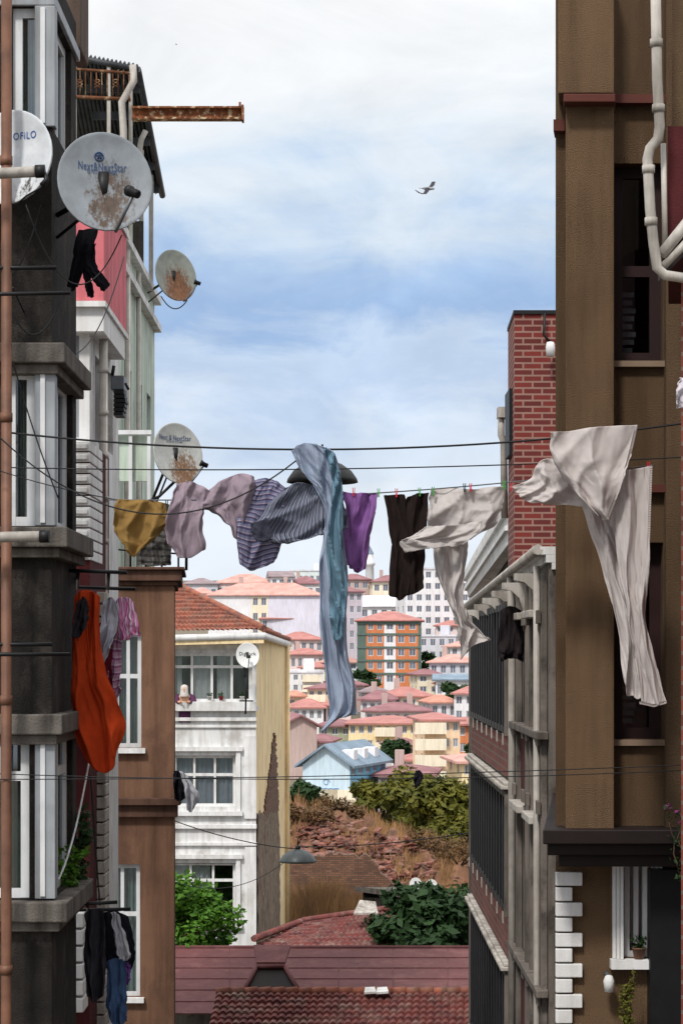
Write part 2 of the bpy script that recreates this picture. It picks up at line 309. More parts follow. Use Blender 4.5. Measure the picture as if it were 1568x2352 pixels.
# ------------------------------------------------------------------ hillside houses
wc=dict(white=(234,233,236),lilac=(222,220,234),pink=(234,212,210),cream=(242,230,206),yellow=(242,220,174),peach=(246,214,180),orange=(206,128,86),grey=(206,206,214),mauve=(200,190,200),green=(96,114,106),blue=(132,188,222),paleblue=(206,226,240),brown=(190,168,162),mint=(222,232,232),olive=(166,172,146))  # distance haze painted in: far wall colours mostly paled
rc=dict(red=(184,128,122),salmon=(208,160,150),maroon=(150,108,112),dark=(150,134,138),slate=(132,150,166),pale=(224,224,232),orange=(200,144,126))  # roof colours paled and dulled to carry the same haze
WM={k:M('far_wall_'+k,v,.9,.1,.3,.18) for k,v in wc.items()}; RM={k:M('far_roof_'+k,v,.9,.28,.6,.2) for k,v in rc.items()}
def roof_hip(mb,c,N,U,w,d,z,h,ov,gable=0):
    B=-N; w2=w/2+ov; d2=d/2+ov
    a=[c+U*su*w2+B*sd*d2+UP*z for su,sd in((-1,-1),(1,-1),(1,1),(-1,1))]
    t=.18
    if gable==2:
        r0,r1=c-B*d2+UP*(z+h),c+B*d2+UP*(z+h)
        for p,q,s_,u_ in ((a[0],r0,r1,a[3]),(a[1],r0,r1,a[2])): mb.hexa([p-UP*t,q-UP*t,s_-UP*t,u_-UP*t,p,q,s_,u_])
        return
    lo=[p-UP*t for p in a]
    for i in range(4): mb.quad(lo[i],lo[(i+1)%4],a[(i+1)%4],a[i])
    mb.quad(*lo[::-1])
    k=w2 if gable==1 else max(w2-d2*.9,w2*.15)
    r0,r1=c-U*k+UP*(z+h),c+U*k+UP*(z+h)
    mb.quad(a[0],a[1],r1,r0); mb.quad(a[2],a[3],r0,r1); mb.quad(a[3],a[0],r0); mb.quad(a[1],a[2],r1)
HG='houses and blocks on the hillside'
def house(label,px0,px1,pe,pb,roof,rh,wm,rm,floors,cols,yaw=0,depth=9,kind='house',cat='house',segs=None,sidec=2,win=(1.15,1.4),bal=None,dy=0,chim=0,band=None,nx=2,swm=None):
    Y=Yof(pb)+dy; yaw=R(yaw); U=V((math.cos(yaw),math.sin(yaw),0)); N=V((U.y,-U.x,0)); B=-N
    w=(px1-px0)/F*Y; zt=Z(pe,Y); zv=Z(pb,Y); zb=terr(Y)-2.5; swm=swm or wm
    fc=V((X((px0+px1)/2,Y),Y,0)); fl=fc-U*w/2; r=root(kind,label,cat,(fc.x,fc.y,zb),HG); H=zt-zb
    fh=(zt-zv)/max(floors,1); ww,wh=win; wh=min(wh,fh*.55); hh=rh/F*Y
    segs=segs or [(0,1,wm,cols)]
    def mk(o,UU,NN,W,mat,nc,gab=False):
        ops=[]; 
        for i in range(floors):
            for j in range(nc):
                pw=min(ww,W/nc*.6); u=(j+.5)*W/nc; v1=H-i*fh-(fh-wh)*.42; ops.append((u-pw/2,u+pw/2,v1-wh,v1))
        m=MB(); facade(m,o,UU,NN,W,H,ops,.2)
        if gab: m.quad(o+UP*H,o+UU*W+UP*H,o+UU*W/2+UP*(H+hh*.96))
        m.build('wall',WM[mat],r)
        for a,b,c,e in ops: window(r,o+UU*a+UP*c,UU,NN,b-a,e-c,nx,(),MT['pvc'],MT['farglass'],.12,.09)
    for f0,f1,mat,nc in segs: mk(fl+U*w*f0+UP*zb,U,N,w*(f1-f0),mat,nc,roof=='gablef')
    mk(fl+U*w+UP*zb,B,U,depth,swm,sidec); mk(fl+B*depth+UP*zb,N,-U,depth,swm,sidec)
    m=MB(); m.quad(fl+B*depth+UP*zb,fl+B*depth+U*w+UP*zb,fl+B*depth+U*w+UP*zt,fl+B*depth+UP*zt)
    if roof=='gablef': m.quad(fl+B*depth+UP*zt,fl+B*depth+U*w+UP*zt,fl+B*depth+U*w/2+UP*(zt+hh*.96))
    m.build('wall',WM[swm],r)
    c=fc+B*depth/2; rb=MB()
    if roof=='flat':
        rb.obox(fl+UP*zt,U,N,-.15,w+.15,0,.35,-depth-.15,.15)
        ro=rb.build('roof',RM[rm],r)
        q=MB(); q.obox(fl+UP*(zt+.352),U,N,w*.55,w*.8,0,1.6,-depth*.7,-depth*.3); q.build('stair_housing',WM[wm],ro)
    else:
        roof_hip(rb,c,N,U,w,depth,zt,hh,.5,gable={'hip':0,'gable':1,'gablef':2}[roof]); ro=rb.build('roof',RM[rm],r)
        for k in range(chim):
            q=MB(); q.obox(fl+UP*(zt+.2),U,N,w*(.25+.4*k),w*(.25+.4*k)+.7,0,hh+.9,-depth*.55,-depth*.47); q.build('chimney',WM['brown'],ro)
    for bj in (bal or []):
        for i in range(floors):
            u=(bj+.5)*w/cols; v=H-i*fh-fh+.15; q=MB(); q.obox(fl+UP*(zb+v),U,N,u-1.3,u+1.3,0,.15,.002,1.1); q.obox(fl+UP*(zb+v),U,N,u-1.3,u+1.3,.152,.95,1.02,1.1); q.build('balcony',WM['cream'],r)
    if band:
        for i in range(floors):
            q=MB(); q.obox(fl+UP*(zt-fh*i-fh*(.34 if i==0 else .16)),U,N,-.04,w+.04,0,fh*(.33 if i==0 else .15),.004,.12); q.build('wall_band',WM[band],r)
    return r,fl,U,N,w,zt,zb
AB=dict(kind='apartment_building',cat='building')
HS=[
 ('grey house with a dark roof at the left end of the skyline',425,500,1340,1385,'hip',14,'grey','dark',1,4,4,9,{}),
 ('white house with a salmon roof below the grey house at the left skyline',432,484,1362,1405,'hip',14,'white','salmon',1,4,-4,8,{}),
 ('long salmon roofed house on the skyline above the lilac block',495,628,1338,1380,'hip',22,'pink','salmon',1,7,-3,11,{}),
 ('narrow white house with a dark gabled roof right of the long salmon roof',622,672,1324,1385,'gable',14,'white','dark',2,3,6,8,{}),
 ('maroon roofed white house at the right end of the lilac block',655,738,1340,1380,'hip',18,'white','maroon',1,5,-5,9,dict(chim=1)),
 ('pale mint flat roofed block topping the skyline',668,765,1312,1350,'flat',0,'mint','pale',1,7,2,10,AB),
 ('mauve grey apartment block rising behind the long blue scarf',768,832,1358,1500,'hip',14,'mauve','maroon',5,4,5,12,AB),
 ('pale brown house with a dark roof on the skyline right of the mint block',770,848,1330,1390,'hip',14,'brown','maroon',2,4,-4,9,{}),
 ('cream house with a maroon roof on the skyline behind the white gabled hall',855,935,1335,1400,'hip',16,'cream','maroon',2,4,3,9,dict(chim=1)),
 ('white hall with a pale gabled roof above the orange and green block',826,938,1392,1428,'gable',26,'white','pale',1,5,-4,10,dict(kind='hall',cat='building')),
 ('big white flat roofed apartment block with rows of dark windows on the right',930,1100,1308,1465,'flat',0,'white','pale',6,8,6,14,dict(win=(1.9,1.6),**AB)),
 ('light grey flat roofed block half hidden right of the orange and green block',962,1046,1462,1520,'flat',0,'grey','pale',2,4,-6,9,AB),
 ('white house with a salmon roof beneath the big white apartment block',1034,1110,1484,1540,'hip',14,'white','salmon',2,4,4,9,{}),
 ('grey house with a pinkish hip roof near the black louvred bays',985,1094,1520,1592,'hip',18,'grey','salmon',2,5,-5,9,dict(chim=1)),
 ('pink house with a red roof topmost in the row right of the yellow wall',636,742,1468,1505,'hip',18,'pink','red',1,6,3,9,{}),
 ('pale pink house with a red roof second from top right of the yellow wall',650,744,1502,1545,'hip',14,'pink','red',1,6,-3,9,dict(chim=1)),
 ('white flat roofed house with three rows of windows right of the yellow wall',652,742,1545,1615,'flat',0,'white','pale',3,5,4,9,dict(bal=[3])),
 ('low white house with a red hip roof below the white flat roofed house',655,742,1624,1660,'hip',18,'white','red',1,5,-4,9,{}),
 ('tiny cream house with an orange roof just right of the yellow wall',660,702,1598,1642,'hip',12,'cream','orange',1,2,5,7,{}),
 ('cream house with a red roof in front of the white flat roofed house',690,746,1532,1572,'hip',12,'cream','red',1,4,-4,8,{}),
 ('plain mauve brown walled house with no windows beside the yellow wall',652,728,1668,1760,'gablef',28,'brown','maroon',1,0,8,10,dict(sidec=0)),
 ('small pink house with a maroon roof near the scarf tip',704,754,1702,1746,'hip',14,'pink','maroon',1,3,-6,8,{}),
 ('cream house with yellow balconies just right of the scarf end',706,800,1580,1650,'hip',12,'cream','maroon',2,5,-4,9,dict(bal=[1,3])),
 ('pale brown house with a maroon roof below the orange and green block',742,838,1572,1612,'hip',16,'brown','maroon',1,5,5,9,{}),
 ('mauve cottage with a dark roof right of the pale brown house',828,874,1588,1624,'hip',12,'mauve','dark',1,3,-6,7,{}),
 ('white house with a maroon hip roof left of the hillside shrubs',828,900,1606,1650,'hip',20,'white','maroon',1,4,-6,8,dict(chim=1)),
 ('cream house with a wide red hip roof below the far grey house',886,992,1598,1640,'hip',20,'cream','red',1,6,4,9,dict(chim=1)),
 ('pink house with a maroon roof directly above the long yellow house',838,985,1632,1670,'hip',18,'pink','maroon',1,7,-2,9,dict(chim=2)),
 ('small white house with an orange roof left of the louvred bays',988,1050,1612,1655,'hip',16,'white','orange',1,3,6,8,{}),
 ('tall white house with a red roof partly behind the louvred bays',1042,1112,1592,1660,'hip',16,'white','red',2,3,-6,9,{}),
 ('narrow olive green house left of the long yellow house',732,806,1666,1725,'hip',12,'olive','maroon',2,3,-4,9,{}),
 ('long yellow apartment house with a red roof in mid hillside',800,978,1660,1728,'hip',14,'yellow','red',2,9,-3,10,dict(bal=[4],**AB)),
 ('white house with an orange roof just above the blue hall',806,866,1724,1768,'hip',16,'white','orange',1,3,5,8,{}),
 ('peach apartment block with four storeys right of the long yellow house',975,1056,1652,1800,'hip',12,'peach','red',4,4,4,10,dict(bal=[0],**AB)),
 ('orange apartment block adjoining the peach one',1052,1112,1662,1775,'hip',12,'orange','red',3,3,3,10,AB),
 ('low pink house with a maroon roof above the olive trees',868,988,1778,1825,'hip',16,'pink','maroon',1,5,-5,9,dict(chim=1)),
 ('white terrace house with stacked balconies below the blue hall',733,798,1824,1868,'flat',0,'white','pale',2,3,-14,8,dict(bal=[0,2])),
 ('small yellow house at the foot of the hillside beside the louvred bays',1060,1115,1748,1835,'hip',12,'yellow','salmon',2,2,5,8,{}),
 ('pink flat roofed house between the mint block and the mauve block',700,772,1372,1420,'flat',0,'pink','pale',2,4,4,8,{}),
 ('white house with a slate roof peeping over the grey hip roofed house',1000,1090,1560,1610,'gable',12,'white','slate',1,5,-3,8,{}),
 ('mint house with a salmon roof between the pink rows and the orange block',735,822,1520,1566,'hip',14,'mint','salmon',2,4,-5,9,{}),
 ('grey house with a red roof at the left of the yellow house gable',600,668,1420,1470,'hip',14,'grey','red',2,4,5,8,{}),
 ('white house with a red roof tucked left of the orange and green block',742,822,1444,1490,'hip',14,'white','red',2,4,-5,8,{}),
 ('small cream house with a maroon roof right below the orange and green block',958,1012,1548,1596,'hip',12,'cream','maroon',2,2,6,8,{}),
 ('white cottage with a maroon roof under the right half of the long yellow house',898,972,1712,1752,'hip',14,'white','maroon',1,4,4,8,dict(chim=1)),
 ('pink cottage with a red roof beside the yellow balconied cream house',748,806,1618,1658,'hip',14,'pink','red',1,3,5,8,{}),
 ('white cottage with a red roof left of the peach block foot',930,984,1744,1786,'hip',12,'white','red',1,3,-5,8,{}),
 ('pale pink house with a red roof at the foot of the big white block',1000,1066,1436,1478,'hip',12,'pink','red',2,3,-4,8,{}),
 ('small white house with a salmon roof on the skyline above the white gabled hall',868,915,1352,1395,'hip',12,'white','salmon',1,3,-6,8,{}),
 ('mint cottage with a red roof in front of the grey hip roofed house',1014,1066,1570,1608,'hip',12,'mint','red',1,3,5,7,{}),
]
for h in HS: house(*h[:-1],**h[-1])
house('pale lilac apartment block with a blank side wall under a long red roof',478,738,1366,1470,'hip',30,'lilac','salmon',3,1,-2,12,segs=[(0,.38,'white',0),(.38,.53,'cream',2),(.53,.57,'lilac',0),(.57,.97,'lilac',0),(.97,1,'lilac',0)],sidec=2,chim=2,**AB)
house('brick orange apartment block with grey green bands and a red roof',820,967,1424,1575,'hip',22,'green','red',5,5,-2,12,segs=[(0,.14,'green',0),(.14,.42,'orange',2),(.42,.60,'white',1),(.60,.95,'orange',2),(.95,1,'green',0)],band='green',sidec=3,win=(1.5,1.5),**AB)
r,fl,U,N,w_,zt,zb=house('pale blue gabled hall with a bright blue side wall above the olive trees',692,806,1758,1852,'gablef',50,'paleblue','slate',3,0,-18,9,sidec=5,swm='blue',kind='hall',cat='building')
q=MB(); o=fl+U*(w_*.5)+UP*(zt-1.2)+N*.03
q.tube([o+U*(.28*math.cos(a*.5)*(1-a*.04))+UP*(.2*math.sin(a*.5)) for a in range(0,18)],.03,5); q.tube([o+U*(-1.0+.2*i)+UP*(-.5+.05*(i%2)) for i in range(11)],.035,5); q.build('wall_emblem',M('pale_blue_paint',(150,180,215)),r)
for k in range(3):
    q=MB(); B=-N; o=fl+U*w_+B*(1.6+2.6*k)+UP*(zt+.15); q.obox(o,B,U,-.45,.45,0,.95,-1.0,-.05); q.build('dormer',WM['white'],r)
house('narrow bright blue house attached to the gabled hall',866,884,1772,1838,'hip',14,'blue','slate',3,1,6,8,sidec=2,dy=6)
Y=540;r=root('tower','slim white tower with a pointed cap on the skyline','tower',(X(849,Y),Y,terr(Y)))
q=MB();q.lathe((X(849,Y),Y,0),[(1.1,terr(Y)-2),(1.0,Z(1300,Y)),(1.3,Z(1298,Y)),(1.3,Z(1290,Y)),(.85,Z(1288,Y)),(.85,Z(1272,Y))],12);q.build('shaft',WM['white'],r)
q=MB();q.lathe((X(849,Y),Y,0),[(1.0,Z(1272,Y)),(.05,Z(1254,Y))],12);q.build('cap',RM['slate'],r)
# ------------------------------------------------------------------ trees
def leafcloud(mb,c,rx,ry,rz,n,ls,rnd):
    for _ in range(n):
        d=V((rnd.gauss(0,1),rnd.gauss(0,1),rnd.gauss(0,1))).normalized(); k=rnd.uniform(.3,1.12)**.6
        p=V(c)+V((d.x*rx*k,d.y*ry*k,d.z*rz*k)); a=V((rnd.gauss(0,1),rnd.gauss(0,1),rnd.gauss(0,.6))).normalized(); b=a.cross(d+V((rnd.uniform(-.6,.6),rnd.uniform(-.6,.6),.4)))
        b=b.normalized() if b.length>1e-5 else a.orthogonal(); s=ls*rnd.uniform(.6,1.3)
        i=[mb.pt(p-a*s),mb.pt(p+b*s*.5),mb.pt(p+a*s),mb.pt(p-b*s*.5)]; mb.face(i)
def tree(label,px,pb,Y,pt,rpx,mat,n,ls,kind='tree',blobs=9,seed=1,group=None,cat='tree',cf=.56,low=.55):
    rnd=random.Random(seed); base=P(px,pb,Y); top=Z(pt,Y); h=top-base.z; rx=rpx*Y/F; r=root(kind,label,cat,base,group)
    cr_=MB(); tr=MB(); cz=base.z+h*cf; tr.tube([base-UP*.5,base+V((.03*h,0,h*.25)),V((base.x,base.y,base.z+h*.6))],[h*.04,h*.03,h*.015],7)
    for i in range(blobs):
        a=i*2.4+rnd.random(); k=rnd.uniform(.15,.9); z=cz+rnd.uniform(-low,.85)*h*(1-cf)*.95
        f=1-.5*max(0,(z-cz)/(h*.45)); c=V((base.x+math.cos(a)*rx*k*f,base.y+math.sin(a)*rx*k*f,z)); br=rnd.uniform(.18,.4)
        leafcloud(cr_,c,rx*br*1.1,rx*br,min(rx*br,h*.22),n//blobs,ls,rnd); s0=base+UP*h*rnd.uniform(.2,.5); tr.tube([s0,(s0+c)/2+UP*h*.04,c],[h*.018,h*.012,h*.005],5)
    tr.build('trunk',MT['bark'],r); cr_.build('crown',mat,r); return r
TG='trees behind the mound'
TR=[('broad olive green tree left of centre behind the mound',872,1985,118,1790,88,leafO,4000,.24,11),
 ('broad olive green tree nearest the louvred bays behind the mound',1035,2010,112,1786,112,leafO,5600,.24,12),
 ('olive green tree between the two broad ones',950,1975,124,1762,85,leafO,3600,.24,13),
 ('small dark green tree above the mound beside the yellow wall',690,1910,118,1796,60,leafD,2200,.2,14),
 ('low dark tree under the terrace house',768,1910,126,1846,48,leafD,1500,.2,15),
 ('low olive bush in front of the broad trees on the right',1030,2020,104,1870,86,leafO,3000,.2,16)]
for l,px,pb,Y,pt,rp,m,n,ls,sd in TR: tree(l,px,pb,Y,pt,rp,m,n,ls,seed=sd,blobs=18,low=.9,group=TG)
for i,(l,px,pb,pt,rp) in enumerate([('dark hillside tree below the far grey house',1045,1615,1570,42),('dark hillside tree above the blue house',905,1755,1705,45),('tall dark hillside tree before the orange block',1085,1770,1700,24),('dark hillside tree in front of the peach block',1072,1800,1745,26),('dark hillside tree under the brick orange block',835,1578,1545,34),('small hillside tree right of the brick orange block',978,1560,1490,18)]):
    tree(l,px,pb,Yof(pb)-9,pt,rp,leafD,900,.5,seed=30+i,blobs=9,low=.9,group='trees among the hillside houses')
tree('bright green leafy bush in front of the white house',440,2240,52,2012,122,leafG,10000,.09,kind='bush',cat='bush',blobs=38,seed=41,cf=.45,low=1)
tree('dark fig tree leaning over the maroon roof',985,2215,56,2030,126,leafD,6000,.16,kind='fig_tree',blobs=30,seed=42,cf=.5,low=.9)
# ------------------------------------------------------------------ mound, grass, ruin
def mz(px,Y):
    prof=[(400,1880),(655,1866),(720,1862),(800,1880),(880,1905),(960,1935),(1085,1965),(1250,2000)]
    for (a,pa),(b,pb) in zip(prof,prof[1:]):
        if a<=px<=b: top=pa+(pb-pa)*(px-a)/(b-a); break
    else: top=1900
    zt=Z(top,96); tt=min(max((Y-76)/20,0),1); f=math.sin(tt*math.pi/2)**.8
    z=.8+(zt-.8)*f
    if Y>98: z=zt-(Y-98)*.25
    return z+.55*noise.noise(V((px*.03,Y*.35,0)))+.28*noise.noise(V((px*.1,Y*.9,4)))
g=MB(); g.grid([[V((X(px,Y),Y,mz(px,Y))) for px in range(420,1240,6)] for Y in [76+.6*i for i in range(58)]]); struct(g.build('mound',MT['soil']))
g=MB(); rnd=random.Random(5)
for _ in range(13000):
    px=rnd.uniform(560,1110);Y=rnd.uniform(76,99); 
    if noise.noise(V((px*.022,Y*.25,9)))<.06: continue
    p=V((X(px,Y),Y,mz(px,Y)-.05)); hgt=rnd.uniform(.15,.6); d=V((rnd.uniform(-.4,.4),rnd.uniform(-.2,.2),1))*hgt; s=V((.03,0,0))
    g.face([g.pt(p-s),g.pt(p+s),g.pt(p+d)])
o=g.build('dry_grass',MT['straw']); o['kind']='stuff'; tag(o,'dry straw coloured grass over the mound','grass')
for i,(px,Y,s,m,l) in enumerate(((700,90,.9,leafF,'dry brown shrub at the left of the mound beside the yellow wall'),(790,96,.9,leafF,'small brown shrub on top of the mound'),(1055,90,1.4,leafF,'tall dry shrub at the right end of the mound'),(985,93,1.1,leafF,'dry shrub on the crest of the mound below the broad trees'))):
    r=root('shrub',l,'shrub',(X(px,Y),Y,mz(px,Y)),'shrubs on the mound'); g=MB(); b=V((X(px,Y),Y,mz(px,Y))); q=MB()
    for k in range(7): c=b+V((rnd.uniform(-s,s),rnd.uniform(-.6,.6)*s,rnd.uniform(.1,.7)*s)); leafcloud(g,c,.5*s,.45*s,.4*s,110,.1,rnd); q.tube([b,c],[.03,.012],5)
    g.build('leaves',m,r); q.build('stems',MT['bark'],r)
g=MB()
for _ in range(1400):
    px=rnd.gauss(820,80);Y=rnd.uniform(80,93); c=V((X(px,Y),Y,mz(px,Y)+.02)); a=rnd.uniform(0,6.28); U=V((math.cos(a),math.sin(a),rnd.uniform(-.4,.4))); N=V((-math.sin(a),math.cos(a),rnd.uniform(-.3,.3)))
    g.obox(c,U,N,0,rnd.uniform(.15,.55),0,rnd.uniform(.04,.09),0,rnd.uniform(.12,.3))
o=g.build('roof_tile_rubble',MT['rubble']); o['kind']='stuff'; tag(o,'broken roof tiles and bricks strewn on the mound','rubble')
Y=77.5; tops=[]; px=640
while px<912:
    tops.append((px,1984-22*math.sin((px-640)/85)+10*noise.noise(V((px*.06,0,3)))+rnd.uniform(-2.5,2.5)+max(0,px-850)*1.0)); px+=rnd.uniform(3,8)
g=MB(); g.grid([[V((X(a,Y),Y,-.2)) for a,b in tops],[V((X(a,Y),Y,Z(b,Y))) for a,b in tops],[V((X(a,Y+.6),Y+.6,Z(b,Y))) for a,b in tops],[V((X(a,Y+.6),Y+.6,-.2)) for a,b in tops]],sm=False)
tag(g.build('ruined_wall',MT['brickold']),'crumbling brick wall at the foot of the mound','wall')
g=MB()
for _ in range(2400):
    px=rnd.uniform(645,880);Yg=rnd.uniform(72,77); p=V((X(px,Yg),Yg,Z(2140,72))); hgt=rnd.uniform(.3,1.3)*(1.25-abs(px-740)/200)*(1+.5*noise.noise(V((px*.05,Yg,1)))); d=V((rnd.uniform(-.35,.35),0,1))*hgt; s=V((.035,0,0)); g.face([g.pt(p-s),g.pt(p+s),g.pt(p+d)])
o=g.build('dry_weeds',MT['straw']); o['kind']='stuff'; tag(o,'tall dry weeds before the crumbling brick wall','grass')
g=MB(); g.box(X(560,70),X(1120,70),70,77.2,-.2,Z(2138,72)); struct(g.build('earth_terrace',MT['soil']))
# ------------------------------------------------------------------ tiled surfaces
def tiles(mb,p00,p10,p01,p11,nc,nr,amp=.04,step=.03):
    n=((p10-p00).cross(p01-p00)).normalized()
    if n.z<0:n=-n
    rows=[]
    for j in range(nr):
        for e,l in ((.0,1.),(.97,.0)):
            v=(j+e)/nr; row=[]
            for i in range(nc*5+1):
                u=i/(nc*5); a=p00.lerp(p10,u); b=p01.lerp(p11,u); jit=noise.noise(V((i//5*1.7,j*2.3,1)))*.018
                row.append(a.lerp(b,v)+n*(amp*abs(math.sin(math.pi*i/5))+step*l+jit))
            rows.append(row)
    mb.grid(rows,sm=False)
r=root('shed','low shed under a wide maroon sheet roof','shed',(0,48,0))
g=MB(); g.prism([(X(380,47),46.6),(X(1130,47),46.6),(X(1130,50),50.2),(X(380,50),50.2)],0,4.45); g.build('wall',MT['offwhite'],r)
g=MB(); a,b=P(380,2330,45.5),P(1130,2330,45.5); c,d=P(380,2178,50.5),P(1130,2178,50.5); n=6
for i in range(n):
    p0=a.lerp(c,i/n);p1=b.lerp(d,i/n);q0=a.lerp(c,(i+1.04)/n);q1=b.lerp(d,(i+1.04)/n)
    g.hexa([p0,p1,q1-UP*.03,q0-UP*.03,p0+UP*.028,p1+UP*.028,q1+UP*.008,q0+UP*.008])
for k in range(1,6):
    u=k/6+.03; p=a.lerp(b,u)+UP*.03; q=c.lerp(d,u)+UP*.015; g.tube([p,q],.006,5)
ro=g.build('roof',MT['metalroof'],r)
g=MB(); g.tube([c+UP*.02,d+UP*.02],.05,6); g.build('ridge_cap',MT['metalroof'],ro)
r2=root('roof_hatch','hatch with a maroon flap on the sheet roof, its shadowed gap a dark panel','hatch',P(625,2280,46.5))
Yh=46.2; g=MB(); A=[P(560,2288,Yh),P(690,2288,Yh),P(655,2228,Yh+.6),P(590,2228,Yh+.6)]; g.quad(*[p+V((0,-.25,.1)) for p in A]); g.build('opening_shadow',MT['darkpaint_shadow'],r2)  # dark quad over the sheet roof stands for the hatch's shadow
g=MB(); 
for p,q in ((A[0],A[3]),(A[3],A[2]),(A[2],A[1])): g.tube([p+V((0,-.3,.12)),q+V((0,-.3,.12))],.05,6)
g.hexa([p+V((0,-.2,.13)) for p in (A[3],A[2],A[2]+V((.1,.9,.25)),A[3]+V((-.1,.9,.25)))]+[p+V((0,-.2,.2)) for p in (A[3],A[2],A[2]+V((.1,.9,.25)),A[3]+V((-.1,.9,.25)))]); g.build('flap',MT['metalroof'],r2)
r=root('outbuilding','low outbuilding with a red tiled roof at the bottom of the view','building',(0,42,0))
g=MB(); g.box(X(510,42),X(1100,42),41.2,44.5,0,Z(2310,42.5)-.3); g.build('wall',MT['offwhite'],r)
g=MB(); tiles(g,P(474,2385,40.6),P(1100,2385,40.6),P(498,2282,42.6),P(1100,2282,42.6),36,8,.05,.05); tiles(g,P(1100,2300,45.2),P(498,2300,45.2),P(1100,2282,42.6),P(498,2282,42.6),36,5); ro=g.build('roof',MT['tile2'],r)
g=MB()
for i in range(20):
    a=P(496+i*31,2281,42.6);b=P(496+i*31+33,2281,42.6); g.tube([a+UP*.03,b+UP*.045],[.075,.09],8)
g.build('ridge_tiles',MT['tile'],ro)
for px in (850,878): 
    g=MB(); g.hexa([P(px-14,2298,42.2)+UP*.12,P(px+14,2296,42.2)+UP*.12,P(px+10,2285,42.5)+UP*.12,P(px-12,2286,42.5)+UP*.12]+[P(px-14,2298,42.2)+UP*.16,P(px+14,2296,42.2)+UP*.16,P(px+10,2285,42.5)+UP*.16,P(px-12,2286,42.5)+UP*.16]); g.build('mortar_patch',MT['white2'],ro)
r=root('annexe','small annexe under a red tiled lean-to roof beside the fig tree','building',(X(730,58),58,0))
g=MB(); g.prism([(X(590,56.5),56.5),(X(890,56.5),56.5),(X(890,60),60),(X(690,60),60)],0,Z(2180,56.5)); g.build('wall',MT['offwhite'],r)
g=MB(); tiles(g,P(575,2180,56),P(900,2180,56),P(700,2120,60.5),P(900,2092,60.5),22,9,.05,.05); ro=g.build('roof',MT['tile2'],r)
g=MB(); g.tube([P(583,2165,56)+UP*.1,P(700,2118,60.5)+UP*.06,P(900,2090,60.5)+UP*.06],.09,6); g.build('ridge_tiles',MT['tile2'],ro)
g=MB(); A=[P(812,2122,58.2),P(868,2124,58.2),P(862,2096,59.4),P(826,2092,59.4)]; g.hexa([p+UP*.25 for p in A]+[p+UP*.3 for p in A]); g.build('flashing',MT['aged'],ro)
r=root('hut','small grey hut with a sloping slab roof in front of the mound','hut',(X(910,66),66,0))
g=MB(); g.box(X(835,66),X(1010,66),66,69,0,Z(2062,66)); g.build('wall',MT['concrete'],r)
g=MB(); A=[P(815,2035,65.6),P(1015,2062,65.6),P(1015,2062,69.5),P(815,2035,69.5)]; g.hexa([p-UP*.16 for p in A]+A); g.build('roof',MT['concrete'],r)
